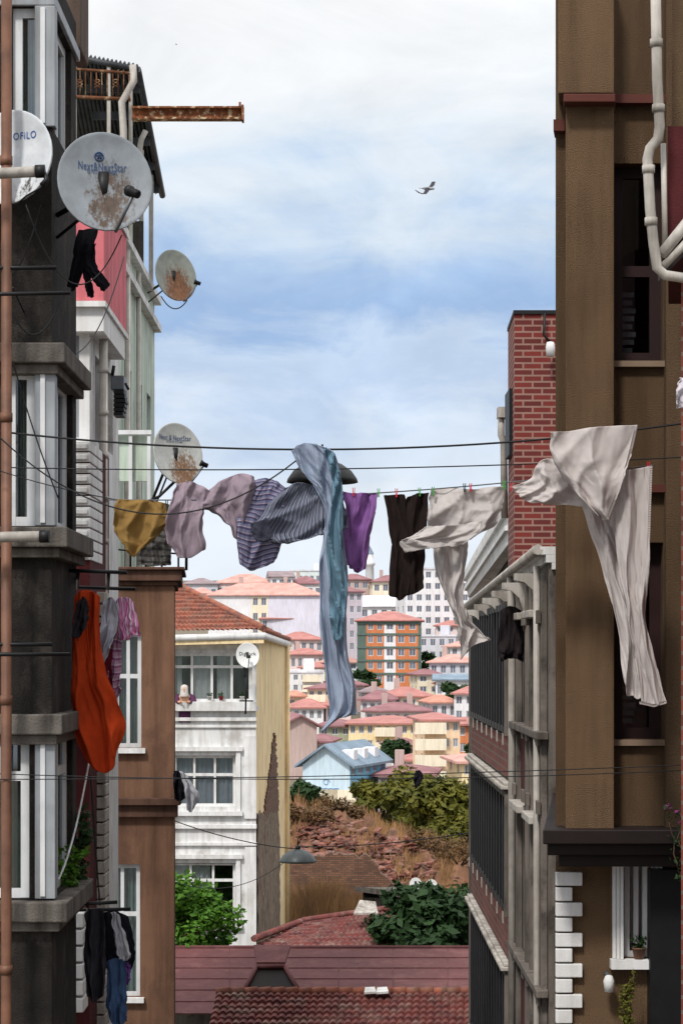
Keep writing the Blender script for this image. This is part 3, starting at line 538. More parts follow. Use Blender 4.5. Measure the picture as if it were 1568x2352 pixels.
# ------------------------------------------------------------------ text helper
def textmesh(body,size,xs=1):
    cu=bpy.data.curves.new('t','FONT'); cu.body=body; cu.size=size; cu.align_x='CENTER'; cu.align_y='CENTER'; cu.resolution_u=3; cu.offset=.008*size; cu.space_character=1.12
    o=bpy.data.objects.new('t',cu); COL.objects.link(o); dg=bpy.context.evaluated_depsgraph_get(); me=bpy.data.meshes.new_from_object(o.evaluated_get(dg))
    vs=[V((v.co.x*xs,v.co.y,0)) for v in me.vertices]; fs=[tuple(p.vertices) for p in me.polygons]
    bpy.data.objects.remove(o); bpy.data.curves.remove(cu); bpy.data.meshes.remove(me); return vs,fs
DG='satellite dishes on the facades and roofs'
def dish(label,px,py,Y,rxp,ryp,mat,texts=(),lnb=(.5,-.5,.5),mount=None,yawsign=1,emblem=None,arm=True,armr=.014):
    c=P(px,py,Y); ry=ryp*Y/F; rx=ry*.93; ct=min(1,rxp/(ryp*.93)); a=math.acos(ct)*yawsign
    A=V((math.cos(a),math.sin(a),0)); Nn=V((math.sin(a),-math.cos(a),.16)).normalized(); B=Nn.cross(A)
    if B.z<0:B=-B
    k=.16*ry
    def g(u,v,n=0): 
        r2=(u/rx)**2+(v/ry)**2; return c+A*u+B*v+Nn*(k*(r2-1)+n)
    r=root('satellite_dish',label,'satellite dish',c-UP*ry,DG)
    m=MB(); n=40; rings=[]
    for q in (0.001,.2,.4,.6,.8,.95,1): rings.append([m.pt(g(rx*q*math.cos(2*math.pi*i/n),ry*q*math.sin(2*math.pi*i/n))) for i in range(n)])
    for q,dn in ((1.015,-.004),(1.0,-.03),(.6,-.022),(.001,-.02)): rings.append([m.pt(g(rx*q*math.cos(2*math.pi*i/n),ry*q*math.sin(2*math.pi*i/n),dn)) for i in range(n)])
    for a_,b_ in zip(rings,rings[1:]):
        for i in range(n): m.face([a_[i],a_[(i+1)%n],b_[(i+1)%n],b_[i]],True)
    refl=m.build('reflector',mat,r)
    for body,u,v,s,xs,tm in texts:
        vs,fs=textmesh(body,s*ry,xs); t_=MB(); ii=[t_.pt(g(u*rx+p.x,v*ry+p.y,.006)) for p in vs]
        for f in fs:t_.face([ii[x] for x in f])
        t_.build('lettering',tm,refl)
    if emblem:
        u,v,s=emblem; t_=MB(); t_.tube([g(u*rx+s*ry*math.cos(x*.3),v*ry+s*ry*.95*math.sin(x*.3),.006) for x in range(22)],.006,5)
        for pa in ([(-.6,.5),(-.1,0),(-.3,-.6)],[(.05,.55),(-.1,0)],[(.0,.45),(.6,.45),(.15,-.1),(.55,-.55)]): t_.tube([g(u*rx+s*ry*x,v*ry+s*ry*y,.008) for x,y in pa],.006,5)
        t_.build('emblem',MT['grey_ink'],refl)
    if arm:
        l=c+A*lnb[0]*rx+B*lnb[1]*ry+Nn*lnb[2]*ry; e0=g(lnb[0]*.45*rx,-.97*ry)
        m=MB(); m.tube([e0-Nn*.05,e0+Nn*.03,l],armr,8); m.build('feed_arm',MT['steel'],r)
        m=MB(); d=(c-l).normalized(); m.tube([l-d*.05,l-d*.045,l+d*.03,l+d*.035,l+d*.07],[.02,.035,.035,.045,.045],10); m.build('receiver_head',MT['black'],r)
    if mount is not None:
        m=MB(); b0=c-Nn*(k+.03); m.tube([b0+UP*.1,b0-UP*.12],.05,8); m.tube([b0,b0-Nn*.12,V(mount)],.022,8); m.tube([b0-UP*.1-Nn*.05,V(mount)-UP*.18],.014,6); m.build('bracket',MT['black'],r)
    return r,c
# ------------------------------------------------------------------ white and yellow house
r=root('house','white fronted house with a cream yellow side wall and clay tiled roof','house',(X(480,60),60,0)); WH=r
fr=(X(588,60),60); br=(X(657,70),70); bl=(X(330,60)+1,70); fl=(X(330,60),60); cc=[fl,fr,br,bl]
a,U,N,wf=side(cc,0); xo=fl[0]
rc_=lambda p0,p1,q0,q1:(X(p0,60)-xo,X(p1,60)-xo,Z(q1,60),Z(q0,60))
opsf=[rc_(395,578,1500,1612),rc_(398,541,1735,1853),rc_(385,541,1982,2110)]
g=MB(); facade(g,V((*fl,0)),U,N,wf,Z(1462,60),opsf,.3); g.quad((*bl,0),(*br,0),(*br,Z(1462,60)),(*bl,Z(1462,60))); g.quad((*fl,0),(*bl,0),(*bl,Z(1462,60)),(*fl,Z(1462,60)))
for zf in (3.0,6.2,9.6): g.quad((*fl,zf),(fr[0]-.05,fr[1],zf),(br[0]-.05,br[1],zf),(*bl,zf))
g.build('wall',MT['white'],r)
a2,U2,N2,ws=side(cc,1); g=MB(); facade(g,V((*fr,0)),U2,N2,ws,Z(1462,60),[],.2); g.build('side_wall',MT['yellow'],r)
for (u0,u1,z0,z1),nx,ts,cu,cr_,dd in ((opsf[0],4,(.72,),MT['curtainw'],((.02,.12),(.26,.5),(.56,.74)),.1),(opsf[1],3,(.62,),MT['curtaing'],((.02,.3),(.36,.64),(.7,.98)),.2),(opsf[2],3,(.68,),MT['curtainw'],((.05,.32),(.36,.62)),.2)):
    o=V((xo+u0,60,z0)); fo=window(r,o,U,N,u1-u0,z1-z0,nx,ts,MT['white2'],MT['glass'],dd,.08,cu,cr_)
    m=MB(); m.obox(o,U,N,.02,u1-u0-.02,.02,z1-z0-.02,-1.6,-1.55); m.build('interior_shadow',MT['darkpaint_shadow'],fo)  # dark board stands in for the unlit room behind the panes
    if z0<11.5:
        m=MB(); 
        for q in ((-.14,-.02,-.12,z1-z0+.12),(u1-u0+.02,u1-u0+.14,-.12,z1-z0+.12)): m.obox(o,U,N,*q,.003,.07)
        m.obox(o,U,N,-.2,u1-u0+.2,z1-z0+.122,z1-z0+.24,.003,.12); m.obox(o,U,N,-.2,u1-u0+.2,-.24,-.122,.003,.14); m.build('surround',MT['white2'],fo)
for py,hh,pr in ((1622,.26,.22),(1652,.1,.1),(1668,.08,.06),(1898,.12,.1),(1938,.1,.08)): 
    g=MB(); g.obox(V((xo,60,Z(py,60)-hh/2)),U,N,0,wf+.02,0,hh,.003,pr); g.build('cornice',MT['white2'],r,.01)
for z0,z1,u0,u1 in ((Z(1880,60),Z(1690,60),wf-.32,wf+.012),(3,Z(1945,60),wf-.3,wf+.01)): g=MB(); g.obox(V((xo,60,0)),U,N,u0,u1,z0,z1,.004,.06); g.build('pilaster',MT['white2'],r)
g=MB(); g.tube([V((*fr,0))+U2*(ws-.5)+N2*.09+UP*z for z in (3,12.3)],.07,8); g.build('drainpipe',MT['yellow'],r)
e0,e1,e2=P(310,1458,59.4),P(606,1452,59.4),P(664,1472,71); rd0,rd1=P(300,1350,65),P(420,1356,65)
g=MB(); tiles(g,e0,e1,rd0,rd1,26,11,.06,.07); tiles(g,e1,e2,rd1,rd1+V((.05,.1,0)),40,11,.05,.06); ro=g.build('roof',MT['tile'],r)
g=MB(); g.tube([rd0+UP*.08,rd1+UP*.1]+[rd1.lerp(e1,k)+UP*.1 for k in (.25,.5,.75,1)],.1,8); g.build('ridge_tiles',MT['tile'],ro)
g=MB(); g.tube([e1.lerp(e2,k)+UP*.06 for k in (0,.5,1)],.07,6); g.build('hip_edge',MT['tile'],ro)
g=MB(); g.tube([e0-UP*.12,e1-UP*.1,e2-UP*.12],.1,8); g.build('gutter',MT['white2'],r)
g=MB(); g.hexa([p-UP*.3 for p in(e0,e1,V((*fr,e1.z)),V((*fl,e0.z)))]+[p-UP*.2 for p in(e0,e1,V((*fr,e1.z)),V((*fl,e0.z)))]); g.build('eave',MT['yellow'],r)
# remains of a demolished neighbour stuck to the yellow wall
rnd=random.Random(3); g=MB(); fo3=V((*fr,0)); rows=[]; nu_=40
tops=[Z(1868+10*noise.noise(V((i*.35,0,0)))+6*noise.noise(V((i*1.1,3,0)))+(46*max(0,(i/nu_-.86)/.14)),60+7.2*i/nu_*.95) for i in range(nu_+1)]
for j in range(46):
    v=j/45; rows.append([fo3+U2*(.02+7.2*i/nu_+.08*noise.noise(V((i*.25,j*.2,7))))+N2*(.045+.03*noise.noise(V((i*.3,j*.3,1)))+.02*noise.noise(V((i*.9,j*1.1,2))))+UP*(2+(tops[i]-2)*v) for i in range(nu_+1)])
rows.append([p-N2*.1 for p in rows[-1]]); g.grid(rows,sm=False)
g.build('plaster_stub',MT['ruin'],WH)
g=MB()
for k in range(29):
    z=Z(1885,63)+k*.085; t_=k/29; u0=1.8+3.6*t_+rnd.uniform(-.25,.2); u1=6.9-1.2*t_+rnd.uniform(-.3,.2); g.obox(fo3,U2,N2,u0,max(u1,u0+.3),z,z+.078,.006,.03+rnd.uniform(0,.03))
g.build('exposed_brickwork',MT['brickold'],WH)
dish('small white dish with writing above the balcony of the white house',569,1505,59,26,29,M('dish_white',(222,222,220),.5,.08),[('Digiturk',0,.12,.4,.9,MT['black'])],(.0,-.2,.5),P(560,1540,59.7))
r=root('dish_pole','thin black pole with a crossbar under the small white dish','pole',P(565,1640,59.2)); g=MB(); g.tube([P(566,1535,59.2),P(564,1640,59.2)],.025,6); g.build('post',MT['black'],r); g=MB(); g.tube([P(550,1610,59.2),P(582,1610,59.2)],.02,6); g.build('crossbar',MT['black'],r)
def pot(label,p,s,mat,lm,n=60):
    r=root('potted_plant',label,'plant',p); g=MB(); g.lathe(p,[(.01,0),(s*.7,0),(s,s*1.5),(s*1.1,s*1.5),(s*1.1,s*1.7),(s*.95,s*1.7),(s*.9,s*1.4),(.01,s*1.4)],14); g.build('pot',mat,r)
    g=MB(); leafcloud(g,V(p)+UP*s*2.4,s*1.3,s*1.3,s*1.1,n,s*.45,random.Random(int(p[0]*100))); g.build('leaves',lm,r)
for i,px in enumerate((482,508,556)): pot(['white pot at the left of the balcony ledge','red pot in the middle of the balcony ledge','white pot at the right of the balcony ledge'][i],V((X(px,59.9),59.88,Z(1620,60)+.14)),.065,[MT['white2'],M('red_pot',(140,44,44)),MT['white2']][i],leafD,40)
# ------------------------------------------------------------------ person at the balcony
def person():
    c=V((X(424,59.95),59.98,Z(1612,60)-.62)); 
    J=[(0,.25,0),(0,.22,.35),(0,.1,.62),(0,.02,.76),(0,-.06,.88),(0,-.1,.98),
       (-.19,.06,.74),(-.26,-.08,.6),(-.12,-.24,.625),(.19,.06,.74),(.26,-.08,.6),(.12,-.24,.625),(-.06,-.27,.62),(.06,-.27,.62)]
    E=[(0,1),(1,2),(2,3),(3,4),(4,5),(3,6),(6,7),(7,8),(3,9),(9,10),(10,11),(8,12),(11,13)]
    Rr=[.17,.16,.17,.09,.075,.085,.075,.055,.04,.075,.055,.04,.035,.035]
    me=bpy.data.meshes.new('person'); me.from_pydata([V(j) for j in J],E,[]); o=bpy.data.objects.new('person',me); COL.objects.link(o); attach(o,None,c)
    sk=o.modifiers.new('skin','SKIN')
    for i,v in enumerate(me.skin_vertices[0].data): v.radius=(Rr[i],Rr[i])
    me.skin_vertices[0].data[0].use_root=True
    o.modifiers.new('sub','SUBSURF').levels=2
    dg=bpy.context.evaluated_depsgraph_get(); nm=bpy.data.meshes.new_from_object(o.evaluated_get(dg)); o.modifiers.clear(); o.data=nm; nm.materials.append(MT['skin'])
    tag(o,'person in a white headscarf leaning on the balcony ledge','person')
    for p in nm.polygons:p.use_smooth=True
    def sh(name,mat,f):
        m=MB(); f(m); return m.build(name,mat,o)
    sh('head',MT['skin'],lambda m:(m.lathe(c+V((0,-.12,.94)),[(.005,-.12),(.05,-.11),(.075,-.05),(.085,.02),(.08,.08),(.05,.12),(.005,.135)],16),m.tube([c+V((0,-.2,.97)),c+V((0,-.225,.93)),c+V((0,-.2,.92))],[.008,.016,.01],6),m.tube([c+V((-.03,-.195,.89)),c+V((.03,-.195,.89))],.008,5)))
    def scarf(m):
        m.lathe(c+V((0,-.095,.94)),[(.11,-.17),(.12,-.1),(.105,-.03),(.108,.04),(.1,.1),(.065,.145),(.004,.16)],18); m.grid([[c+V((math.sin(a)*.19,.05+.12*math.cos(a)*-1,.74+.01*math.sin(4*a))) for a in [k*.35-3.1 for k in range(19)]],[c+V((math.sin(a)*.11,-.05-.1*math.cos(a),.83)) for a in [k*.35-3.1 for k in range(19)]]])
    sh('headscarf',cloth('white_headscarf',(232,226,220)),scarf)
    def top(m):
        m.lathe(c+V((0,.16,0)),[(.22,.05),(.215,.35),(.22,.55),(.19,.7),(.1,.79)],18)
        for s in(-1,1): m.tube([c+V((s*.15,.07,.74)),c+V((s*.2,.05,.73)),c+V((s*.265,-.08,.605)),c+V((s*.15,-.21,.625))],[.1,.1,.08,.055],10)
    sh('jumper',cloth('purple_jumper',(92,56,84),.15,.05),top)
    def hands(m):
        for s in(-1,1):
            for k in range(4): q=c+V((s*(.045+.014*k),-.28,.625)); m.tube([q,q+V((-s*.01,-.035,.008)),q+V((-s*.02,-.055-.004*(k%3),-.012))],[.009,.008,.006],6)
            q=c+V((s*.1,-.25,.63)); m.tube([q,q+V((-s*.01,-.03,.02)),q+V((-s*.03,-.045,.015))],[.01,.009,.007],6)
    sh('fingers',MT['skin'],hands)
person()
# ------------------------------------------------------------------ terracotta building
r=root('apartment_building','terracotta brown building with a jutting cornice and flat roof terrace','building',(X(320,30),30,0)); Y=30
cc=[(X(200,Y),Y),(X(400,Y),Y),(X(403,33),33),(X(200,33),33)]; xo=cc[0][0]
f_=lambda p0,p1,q0,q1:(X(p0,Y)-xo,X(p1,Y)-xo,Z(q1,Y),Z(q0,Y))
ops=[f_(262,325,1452,1718),f_(238,322,1985,2290)]
g=MB(); quadwalls(g,cc,0,Z(1345,Y),{0:ops},.18); g.build('wall',MT['terra'],r)
for q in ops: window(r,V((xo+q[0],Y,q[2])),AX,-AY,q[1]-q[0],q[3]-q[2],2,(.62,),MT['pvc'],MT['glass'],.14,.06,MT['curtain'],(0,1),MT['white2'])
for (z0,z1,pr,px1) in ((1345,1335,.05,408),(1335,1310,.12,418),(1310,1303,.18,426)): g=MB(); g.prism([(X(205,Y),Y-pr),(X(px1,Y),Y-pr),(X(px1+2,33),33),(X(205,33),33)],Z(z0,Y)+.002,Z(z1,Y)); g.build('cornice',MT['terradark'],r,.01)
for (q0,q1,pr,px1) in ((1848,1832,.18,416),(1876,1849,.1,408)): bx('ledge',MT['terradark'],r,X(205,Y),X(px1,Y),Y-pr,Y+.1,Z(q0,Y),Z(q1,Y),bevel=.01)
r=root('terrace_railing','black metal railing and posts on the flat roof terrace','railing',P(340,1303,30.4))
for px in (268,300,335,372,410): g=MB(); g.tube([P(px,1303,30.4),P(px,1200 if px<400 else 1240,30.4)],.015,6); g.build('post',MT['black'],r)
for (a,b) in ((P(262,1215,30.4),P(412,1242,30.4)),(P(262,1262,30.4),P(412,1272,30.4))): g=MB(); g.tube([a,b],.013,6); g.build('rail',MT['black'],r)
# ------------------------------------------------------------------ mint building with roof shelter
r=root('apartment_building','pale mint green building with narrow windows and peeling facade','building',(-4.5,36,0)); xm=-3.43
ops=[(y0-33.5,y1-33.5,z0,z1) for (y0,y1) in ((34.6,35.6),(36.6,37.5),(38.4,39.2)) for z0,z1 in ((14.6,16.6),(11.6,13.6))]
cc=[(-7,33.5),(xm,33.5),(xm,40),(-7,40)]; g=MB(); quadwalls(g,cc,0,18.55,{1:ops},.2); g.build('wall',MT['mint'],r)
for q in ops: window(r,V((xm,33.5+q[0],q[2])),AY,AX,q[1]-q[0],q[3]-q[2],2,(.7,),MT['pvc'],MT['glassd'],.15,.06,None)
for z in (18.4,17.9,14.2): bx('cornice',MT['white'],r,-7.1,xm+.12,33.4,40.1,z,z+.12)
for yy,rr,xx in ((34.1,.05,.08),(36.1,.04,.07)): g=MB(); g.tube([(xm+xx,yy,9),(xm+xx,yy,18.3)],rr,8); g.build('drainpipe',MT['pipewhite'],r)
r=root('balcony_screen','pale mint balcony screen with a white frame beside the rusty lettered dish','screen',P(300,1150,31.5))
g=MB(); g.box(X(250,31.5),X(345,31.5),31.5,31.56,Z(1105,31.5),Z(1000,31.5)); g.build('panel',MT['mint'],r)
for px in (262,300,342): bx('post',MT['pvc'],r,X(px-4,31.4),X(px+4,31.4),31.4,31.48,Z(1150,31.4),Z(990,31.4))
bx('top_bar',MT['pvc'],r,X(258,31.4),X(348,31.4),31.38,31.46,Z(998,31.4),Z(988,31.4))
r=root('roof_shelter','rooftop shelter with a corrugated sheet roof and metal railings','shelter',P(270,500,36.5))
Y=36.6; a=P(120,112,Y);b=P(314,148,Y);c=P(371,440,41.6);d=P(180,430,41.6)
g=MB(); nx=60; rows=[]
for j in range(9): rows.append([a.lerp(b,i/nx).lerp(d.lerp(c,i/nx),j/8)+UP*(.035*math.sin(i*2.1)) for i in range(nx+1)])
g.grid(rows); ro=g.build('roof',MT['corr'],r,0,.03)
for p0,p1,rr in ((b,c,.06),(a,b,.05)): g=MB(); g.tube([p0+V((.02,0,-.08)),p1+V((.02,0,-.08))],rr,8); g.build('fascia',MT['corr'],ro)
for k in range(5): p=b.lerp(c,(k+.5)/5); bx('rafter',MT['corr'],ro,p.x-.9,p.x,p.y-.03,p.y+.03,p.z-.24,p.z-.1)
for px in (172,250,300): bx('post',MT['pipewhite'],r,X(px-4,Y),X(px+4,Y),Y,Y+.08,18.5,Z(150,Y))
for y_ in (38.5,40.5): bx('post',MT['pipewhite'],r,xm-.15,xm-.07,y_,y_+.08,18.5,20.9)
g=MB(); g.tube([P(165,222,Y),P(300,228,Y)],.03,6); g.tube([P(165,158,Y),P(300,168,Y)],.025,6)
for i in range(11): px=172+i*12.5; g.tube([P(px,160,Y),P(px,224,Y)],.012,5)
for px in (184,224,266): 
    for s in(-1,1): g.tube([P(px+s*(6*math.sin(k*.9)),182+k*2.2,Y-.03) for k in range(10)],.009,5)
g.build('railing',MT['rust'],r)
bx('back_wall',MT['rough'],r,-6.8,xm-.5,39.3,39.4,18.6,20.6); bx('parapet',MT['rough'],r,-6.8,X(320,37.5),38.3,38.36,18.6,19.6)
for pl,rr in (([P(305,150,Y-.2),P(308,185,Y-.2),P(280,235,Y-.2),P(284,300,Y-.2),P(284,520,Y-.2)],.06),([P(335,300,38),P(325,320,38),P(320,350,38),P(322,480,38)],.05)): g=MB(); g.tube(pl,rr,8); g.build('drainpipe',MT['pipewhite'],r)
g=MB(); a=P(304,251,36);b=P(558,250,36); 
for z0,z1,dd in ((0,.03,.1),(-.18,-.15,.1)): g.box(a.x,b.x,36-dd,36+dd,a.z+z0,a.z+z1)
g.box(a.x,b.x,35.985,36.015,a.z-.152,a.z+.002); g.box(b.x-.02,b.x+.015,35.88,36.12,a.z-.2,a.z+.05); g.tube([(b.x-.05,36,a.z),(b.x-.05,36,a.z+.12)],.02,6)
tag(g.build('steel_beam',MT['peel']),'rusty steel beam with peeling pale paint jutting out over the street','beam')
# ------------------------------------------------------------------ pink and white building
r=root('apartment_building','white townhouse with pink upper bay and moulded quoins','building',(-3.2,23,0))
g=MB(); cc=[(-4.2,22.5),(-2.6,22.5),(-2.6,25.4),(-4.2,25.4)]; ops=[(X(160,22.5)+4.2,X(182,22.5)+4.2,Z(1005,22.5),Z(770,22.5))]; o1=[(.5,1.1,Z(1000,22.5),Z(800,22.5)),(1.7,2.3,Z(1000,22.5),Z(800,22.5))]
quadwalls(g,cc,0,Z(560,22.5),{0:ops,1:o1},.15); g.build('wall',MT['white'],r)
q=ops[0]; window(r,V((-4.2+q[0],22.5,q[2])),AX,-AY,q[1]-q[0],q[3]-q[2],1,(.6,),MT['pvcg'],MT['glassd'],.12,.04)
for q in o1: window(r,V((-2.6,22.5+q[0],q[2])),AY,AX,q[1]-q[0],q[3]-q[2],1,(.6,),MT['pvcg'],MT['glassd'],.12,.05)
zb=Z(692,22.3); bx('upper_bay',MT['pink'],r,-4.2,X(240,22.3),22.3,24.6,zb,Z(450,22.3),bevel=.01)
bx('bay_soffit',MT['white2'],r,-4.2,X(244,22.3),22.25,24.65,zb-.06,zb-.003); bx('bay_base',MT['white2'],r,-4.2,X(238,22.3),22.32,24.5,Z(760,22.3),zb-.062)
bx('bay_cap',MT['white2'],r,-2.95,X(245,22.3),22.3,24.7,Z(450,22.3)+.003,Z(450,22.3)+.1)
Yq=21.4; k=1012
while k<1282:
    g=MB(); g.box(X(120,Yq),X(208,Yq),Yq,22.5,Z(k+24,Yq),Z(k+2,Yq)); g.box(X(124,Yq),X(202,Yq),Yq-.03,Yq-.002,Z(k+19,Yq),Z(k+7,Yq)); g.build('quoin',MT['white2'],r,.008); k+=25
bx('lower_wall',MT['deepred'],r,X(120,Yq),X(206,Yq),Yq+.02,23.2,0,Z(1015,Yq))
Yq=22.45; k=1360
while k<2350: bx('quoin',MT['aged'],r,X(216,Yq),X(251,Yq),Yq-.4,Yq,Z(k+27,Yq),Z(k+2,Yq),bevel=.008); k+=29
k=2095; Yq=20.9
while k<2310: bx('quoin',MT['white2'],r,X(120,Yq),X(192,Yq),Yq,21.3,Z(k+36,Yq),Z(k+3,Yq),bevel=.01); k+=39
bx('corner_panel',MT['white2'],r,X(120,Yq),X(162,Yq),Yq,21.3,Z(1760,Yq),Z(1500,Yq))
g=MB(); g.tube([(-2.5,22.9,9),(-2.5,22.9,15.5)],.045,8); 
for k in range(12): g.tube([(-2.5,22.9,10+k*.45),(-2.5,22.9,10.05+k*.45)],.055,8)
g.build('drainpipe',MT['pipewhite'],r)
r=root('wall_vent','dark louvred exhaust vent and box on the white townhouse','vent',P(270,955,23.5)); Yv=23.4
bx('housing',MT['steel'],r,X(255,Yv),X(285,Yv),Yv,Yv+.3,Z(895,Yv),Z(862,Yv),bevel=.01)
for k in range(6): z=Z(955-k*10,Yv); bx('louvre',MT['black'],r,X(262,Yv),X(290-abs(k-3)*2,Yv),Yv-.05,Yv+.25,z,z+.035)
g=MB(); g.tube([P(262,840,Yv),P(258,862,Yv)],.02,6); g.build('hood',MT['black'],r); g=MB(); g.tube([P(288,880,Yv),P(296,895,Yv)],.015,6); g.build('spout',MT['black'],r)
# ------------------------------------------------------------------ near left building
r=root('apartment_building','dark roughcast building with stacked bay windows and a brown drainpipe','building',(-3.3,17.3,0)); Y=17.3
x0=X(-260,Y); xb=-2.3; Zp=lambda p:Z(p,Y)
fo=[(X(28,Y),X(100,Y),Zp(292),Zp(15)),(X(12,Y),X(82,Y),Zp(1208),Zp(848)),(X(-40,Y),X(68,Y),Zp(2064),Zp(1690))]
sf=[(.2,1.25,Zp(292),Zp(15)),(.14,1.35,Zp(1208),Zp(848)),(.14,1.35,Zp(2064),Zp(1690))]
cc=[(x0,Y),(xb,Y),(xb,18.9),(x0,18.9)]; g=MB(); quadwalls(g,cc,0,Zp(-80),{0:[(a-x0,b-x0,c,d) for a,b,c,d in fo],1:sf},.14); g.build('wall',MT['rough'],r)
for i,q in enumerate(fo): window(r,V((q[0],Y,q[2])),AX,-AY,q[1]-q[0],q[3]-q[2],1 if i<2 else 2,(.75,) if i==2 else (),MT['pvc'],MT['glass'],.1,.075,MT['curtain'],(.02,.85))
for i,q in enumerate(sf): window(r,V((xb,Y+q[0],q[2])),AY,AX,q[1]-q[0],q[3]-q[2],2,(.75,) if i==2 else (),MT['pvc'],MT['glass'],.1,.075,MT['curtainw'] if i==1 else None)
for (a,b,c,d) in fo:
    bx('bay_casing',MT['pvcg'],r,x0,xb+.03,Y-.03,18.93,d+.002,d+.1,bevel=.008)
    bx('corner_post',MT['pvcg'],r,xb-.13,xb+.032,Y-.032,Y+.1,c,d,bevel=.008); bx('corner_bead',MT['pvc'],r,xb-.085,xb-.045,Y-.05,Y-.034,c+.02,d-.02,bevel=.005)
for p0,p1,ex in ((836,792,.12),(1252,1212,.14),(1676,1640,.1),(2112,2068,.14)):
    g=MB(); g.box(x0,xb+ex,Y-.14,19.0,Zp(p1)-.16,Zp(p1)); lo_=g.build('ledge',MT['concrete'],r,.012)
    bx('ledge_moulding',MT['concrete'],lo_,x0,xb+ex*.5,Y-.08,18.97,Zp(p1)-.24,Zp(p1)-.162,bevel=.01)
bx('upper_storey',M('brown_grey_render',(100,84,74),.9,.25,3,.45,.6,80),r,x0,X(186,19),19.02,19.6,Z(112,19),Z(-80,19),bevel=.02)
g=MB(); g.tube([(X(14,16.95),16.95,0),(X(16,16.95),16.95,17.5)],.042,12)
for z in (9.5,11.6,13.8,15.8): g.tube([(X(15,16.95),16.95,z),(X(15,16.95),16.95,z+.07)],.05,12)
g.build('drainpipe',MT['pipeor'],r)
bx('junction_box',MT['pvcg'],r,X(-100,Y),X(22,Y),Y-.06,Y-.003,Zp(1790),Zp(1700),bevel=.01)
for lab,py,xe,bend in (('short white pipe with a black coupling crossing in front of the writing dish',400,86,True),('short grey pipe with a dark end cap below the middle bay window',1232,96,False)):
    r=root('wall_pipe',lab,'pipe',P(30,py,16.7)); g=MB(); g.tube([P(-120,py+4,16.7),P(xe,py-6 if bend else py,16.7)],.042,12); g.build('tube',MT['pipewhite'],r)
    g=MB(); g.tube([P(xe-4,py-6 if bend else py,16.7),P(xe+18,py-7 if bend else py,16.7)],.05,12)
    if bend: g.tube([P(xe+14,py-6,16.7),P(xe+22,py+12,16.68),P(xe+10,py+25,16.66)],.02,8); g.tube([P(xe+22,py,16.7),P(xe+10,py+30,16.7),P(xe-25,py+50,16.72),P(xe-48,py+70,16.75)],.008,6)
    g.build('coupling',MT['black'],r)
inkb=MT['blue_ink']; ink=MT['grey_ink']
dA=dishm('white_dish_stained',(206,210,214),(60,52,44),P(70,455,17.1),.36,.3,1)
dish('white satellite dish with blue lettering half hidden by the brown pipe',22,360,17.06,100,112,dA,[('OFiLO',.29,.47,.21,.85,inkb)],(.0,-.6,.35),None,-1,None,False)
dB=dishm('grey_dish_streaked',(134,140,146),(88,68,52),P(256,436,16.95),.62,.25,2)
dish('large grey satellite dish with a brown stain and lettering',242,416,17.08,105,117,dB,[('Next&NextStar',-.04,.33,.24,.56,ink),('SATELLITE SYSTEMS',-.04,.22,.085,.72,ink)],(.5,-.42,.55),V((-2.29,17.55,Z(480,17.3))),1,(-.1,.54,.085))
dC=dishm('dish_rusted_small',(144,148,138),(128,82,46),P(416,652,37.7),.7,.21,3)
dish('small grey dish with a brown rust patch on the mint building',405,632,37.8,43,60,dC,[],(.75,-.35,.4),V((xm,38.6,Z(672,38.6))),1)
dD=dishm('dish_rusted_lettered',(180,182,178),(128,92,60),P(432,1070,30.9),.64,.225,4)
dish('white dish with lettering and a rust patch on the roof terrace',410,1041,31,52,71,dD,[('Next & NextStar',-.05,.52,.24,.66,ink),('SATELLITE SYSTEMS',-.05,.4,.09,.74,ink)],(.8,-.42,.35),P(352,1145,31.4),1)
r=root('dish_stand','thin black stand under the lettered dish on the terrace','stand',P(428,1310,31.2)); 
for pl in ([P(408,1100,31.2),P(366,1140,31.2),P(345,1150,31.2)],[P(430,1105,31.2),P(428,1310,31.2)]): g=MB(); g.tube(pl,.022,6); g.build('leg',MT['black'],r)
for px,py,lab in ((954,2031,'small white dish on the hut roof'),(990,2035,'tiny white dish tilted flat on the hut roof beside the other')): dish(lab,px,py,66,14 if px<970 else 15,15,M('dish_white',(222,222,220)),[],(0,-.3,.5),P(px,2052,66.3))
# ------------------------------------------------------------------ brown building on the right
r=root('apartment_building','brown rendered building with tall dark windows and a red brown trim band','building',(2.6,17.8,0)); Y=17.8
cc=[(X(1275,Y),Y),(X(1800,Y),Y),(X(1800,22),22),(X(1282,22),22)]; xo=cc[0][0]
ops=[(X(1408,Y)-xo,X(1522,Y)-xo,Z(b,Y),Z(a,Y)) for a,b in ((375,830),(1246,1698))]
g=MB(); quadwalls(g,cc,Z(1905,Y),Z(-80,Y),{0:ops},.25); g.build('wall',MT['brownwall'],r)
for i,q in enumerate(ops):
    fo_=window(r,V((xo+q[0],Y,q[2])),AX,-AY,q[1]-q[0],q[3]-q[2],1,(.47,),M('dark_red_frame',(40,18,18),.6,.3),MT['glassd'],.2,.09)
    m=MB(); m.obox(V((xo+q[0],Y,q[2])),AX,-AY,-.05,q[1]-q[0]+.03,-.05,-.002,-.1,.06); m.build('sill',M('pale_sill',(128,108,90)),fo_)
    for k in range(8 if i==0 else 5): 
        m=MB(); m.box(xo+q[0]+.1,xo+q[0]+.2+.015*(k%3),Y+.36,Y+.365,q[2]+.12+k*.066,q[2]+.16+k*.066); m.build('blind_slat',MT['curtainw'],fo_)
g=MB(); tp(g,1298,1409,17.55,17.797,Z(1905,17.55),Z(222,17.55),1); g.build('pilaster',MT['brownpil'],r,.01)
g=MB(); tp(g,1281,1409,17.45,17.797,Z(214,17.45),Z(-80,17.45),1); g.build('pilaster',MT['brownpil'],r,.01)
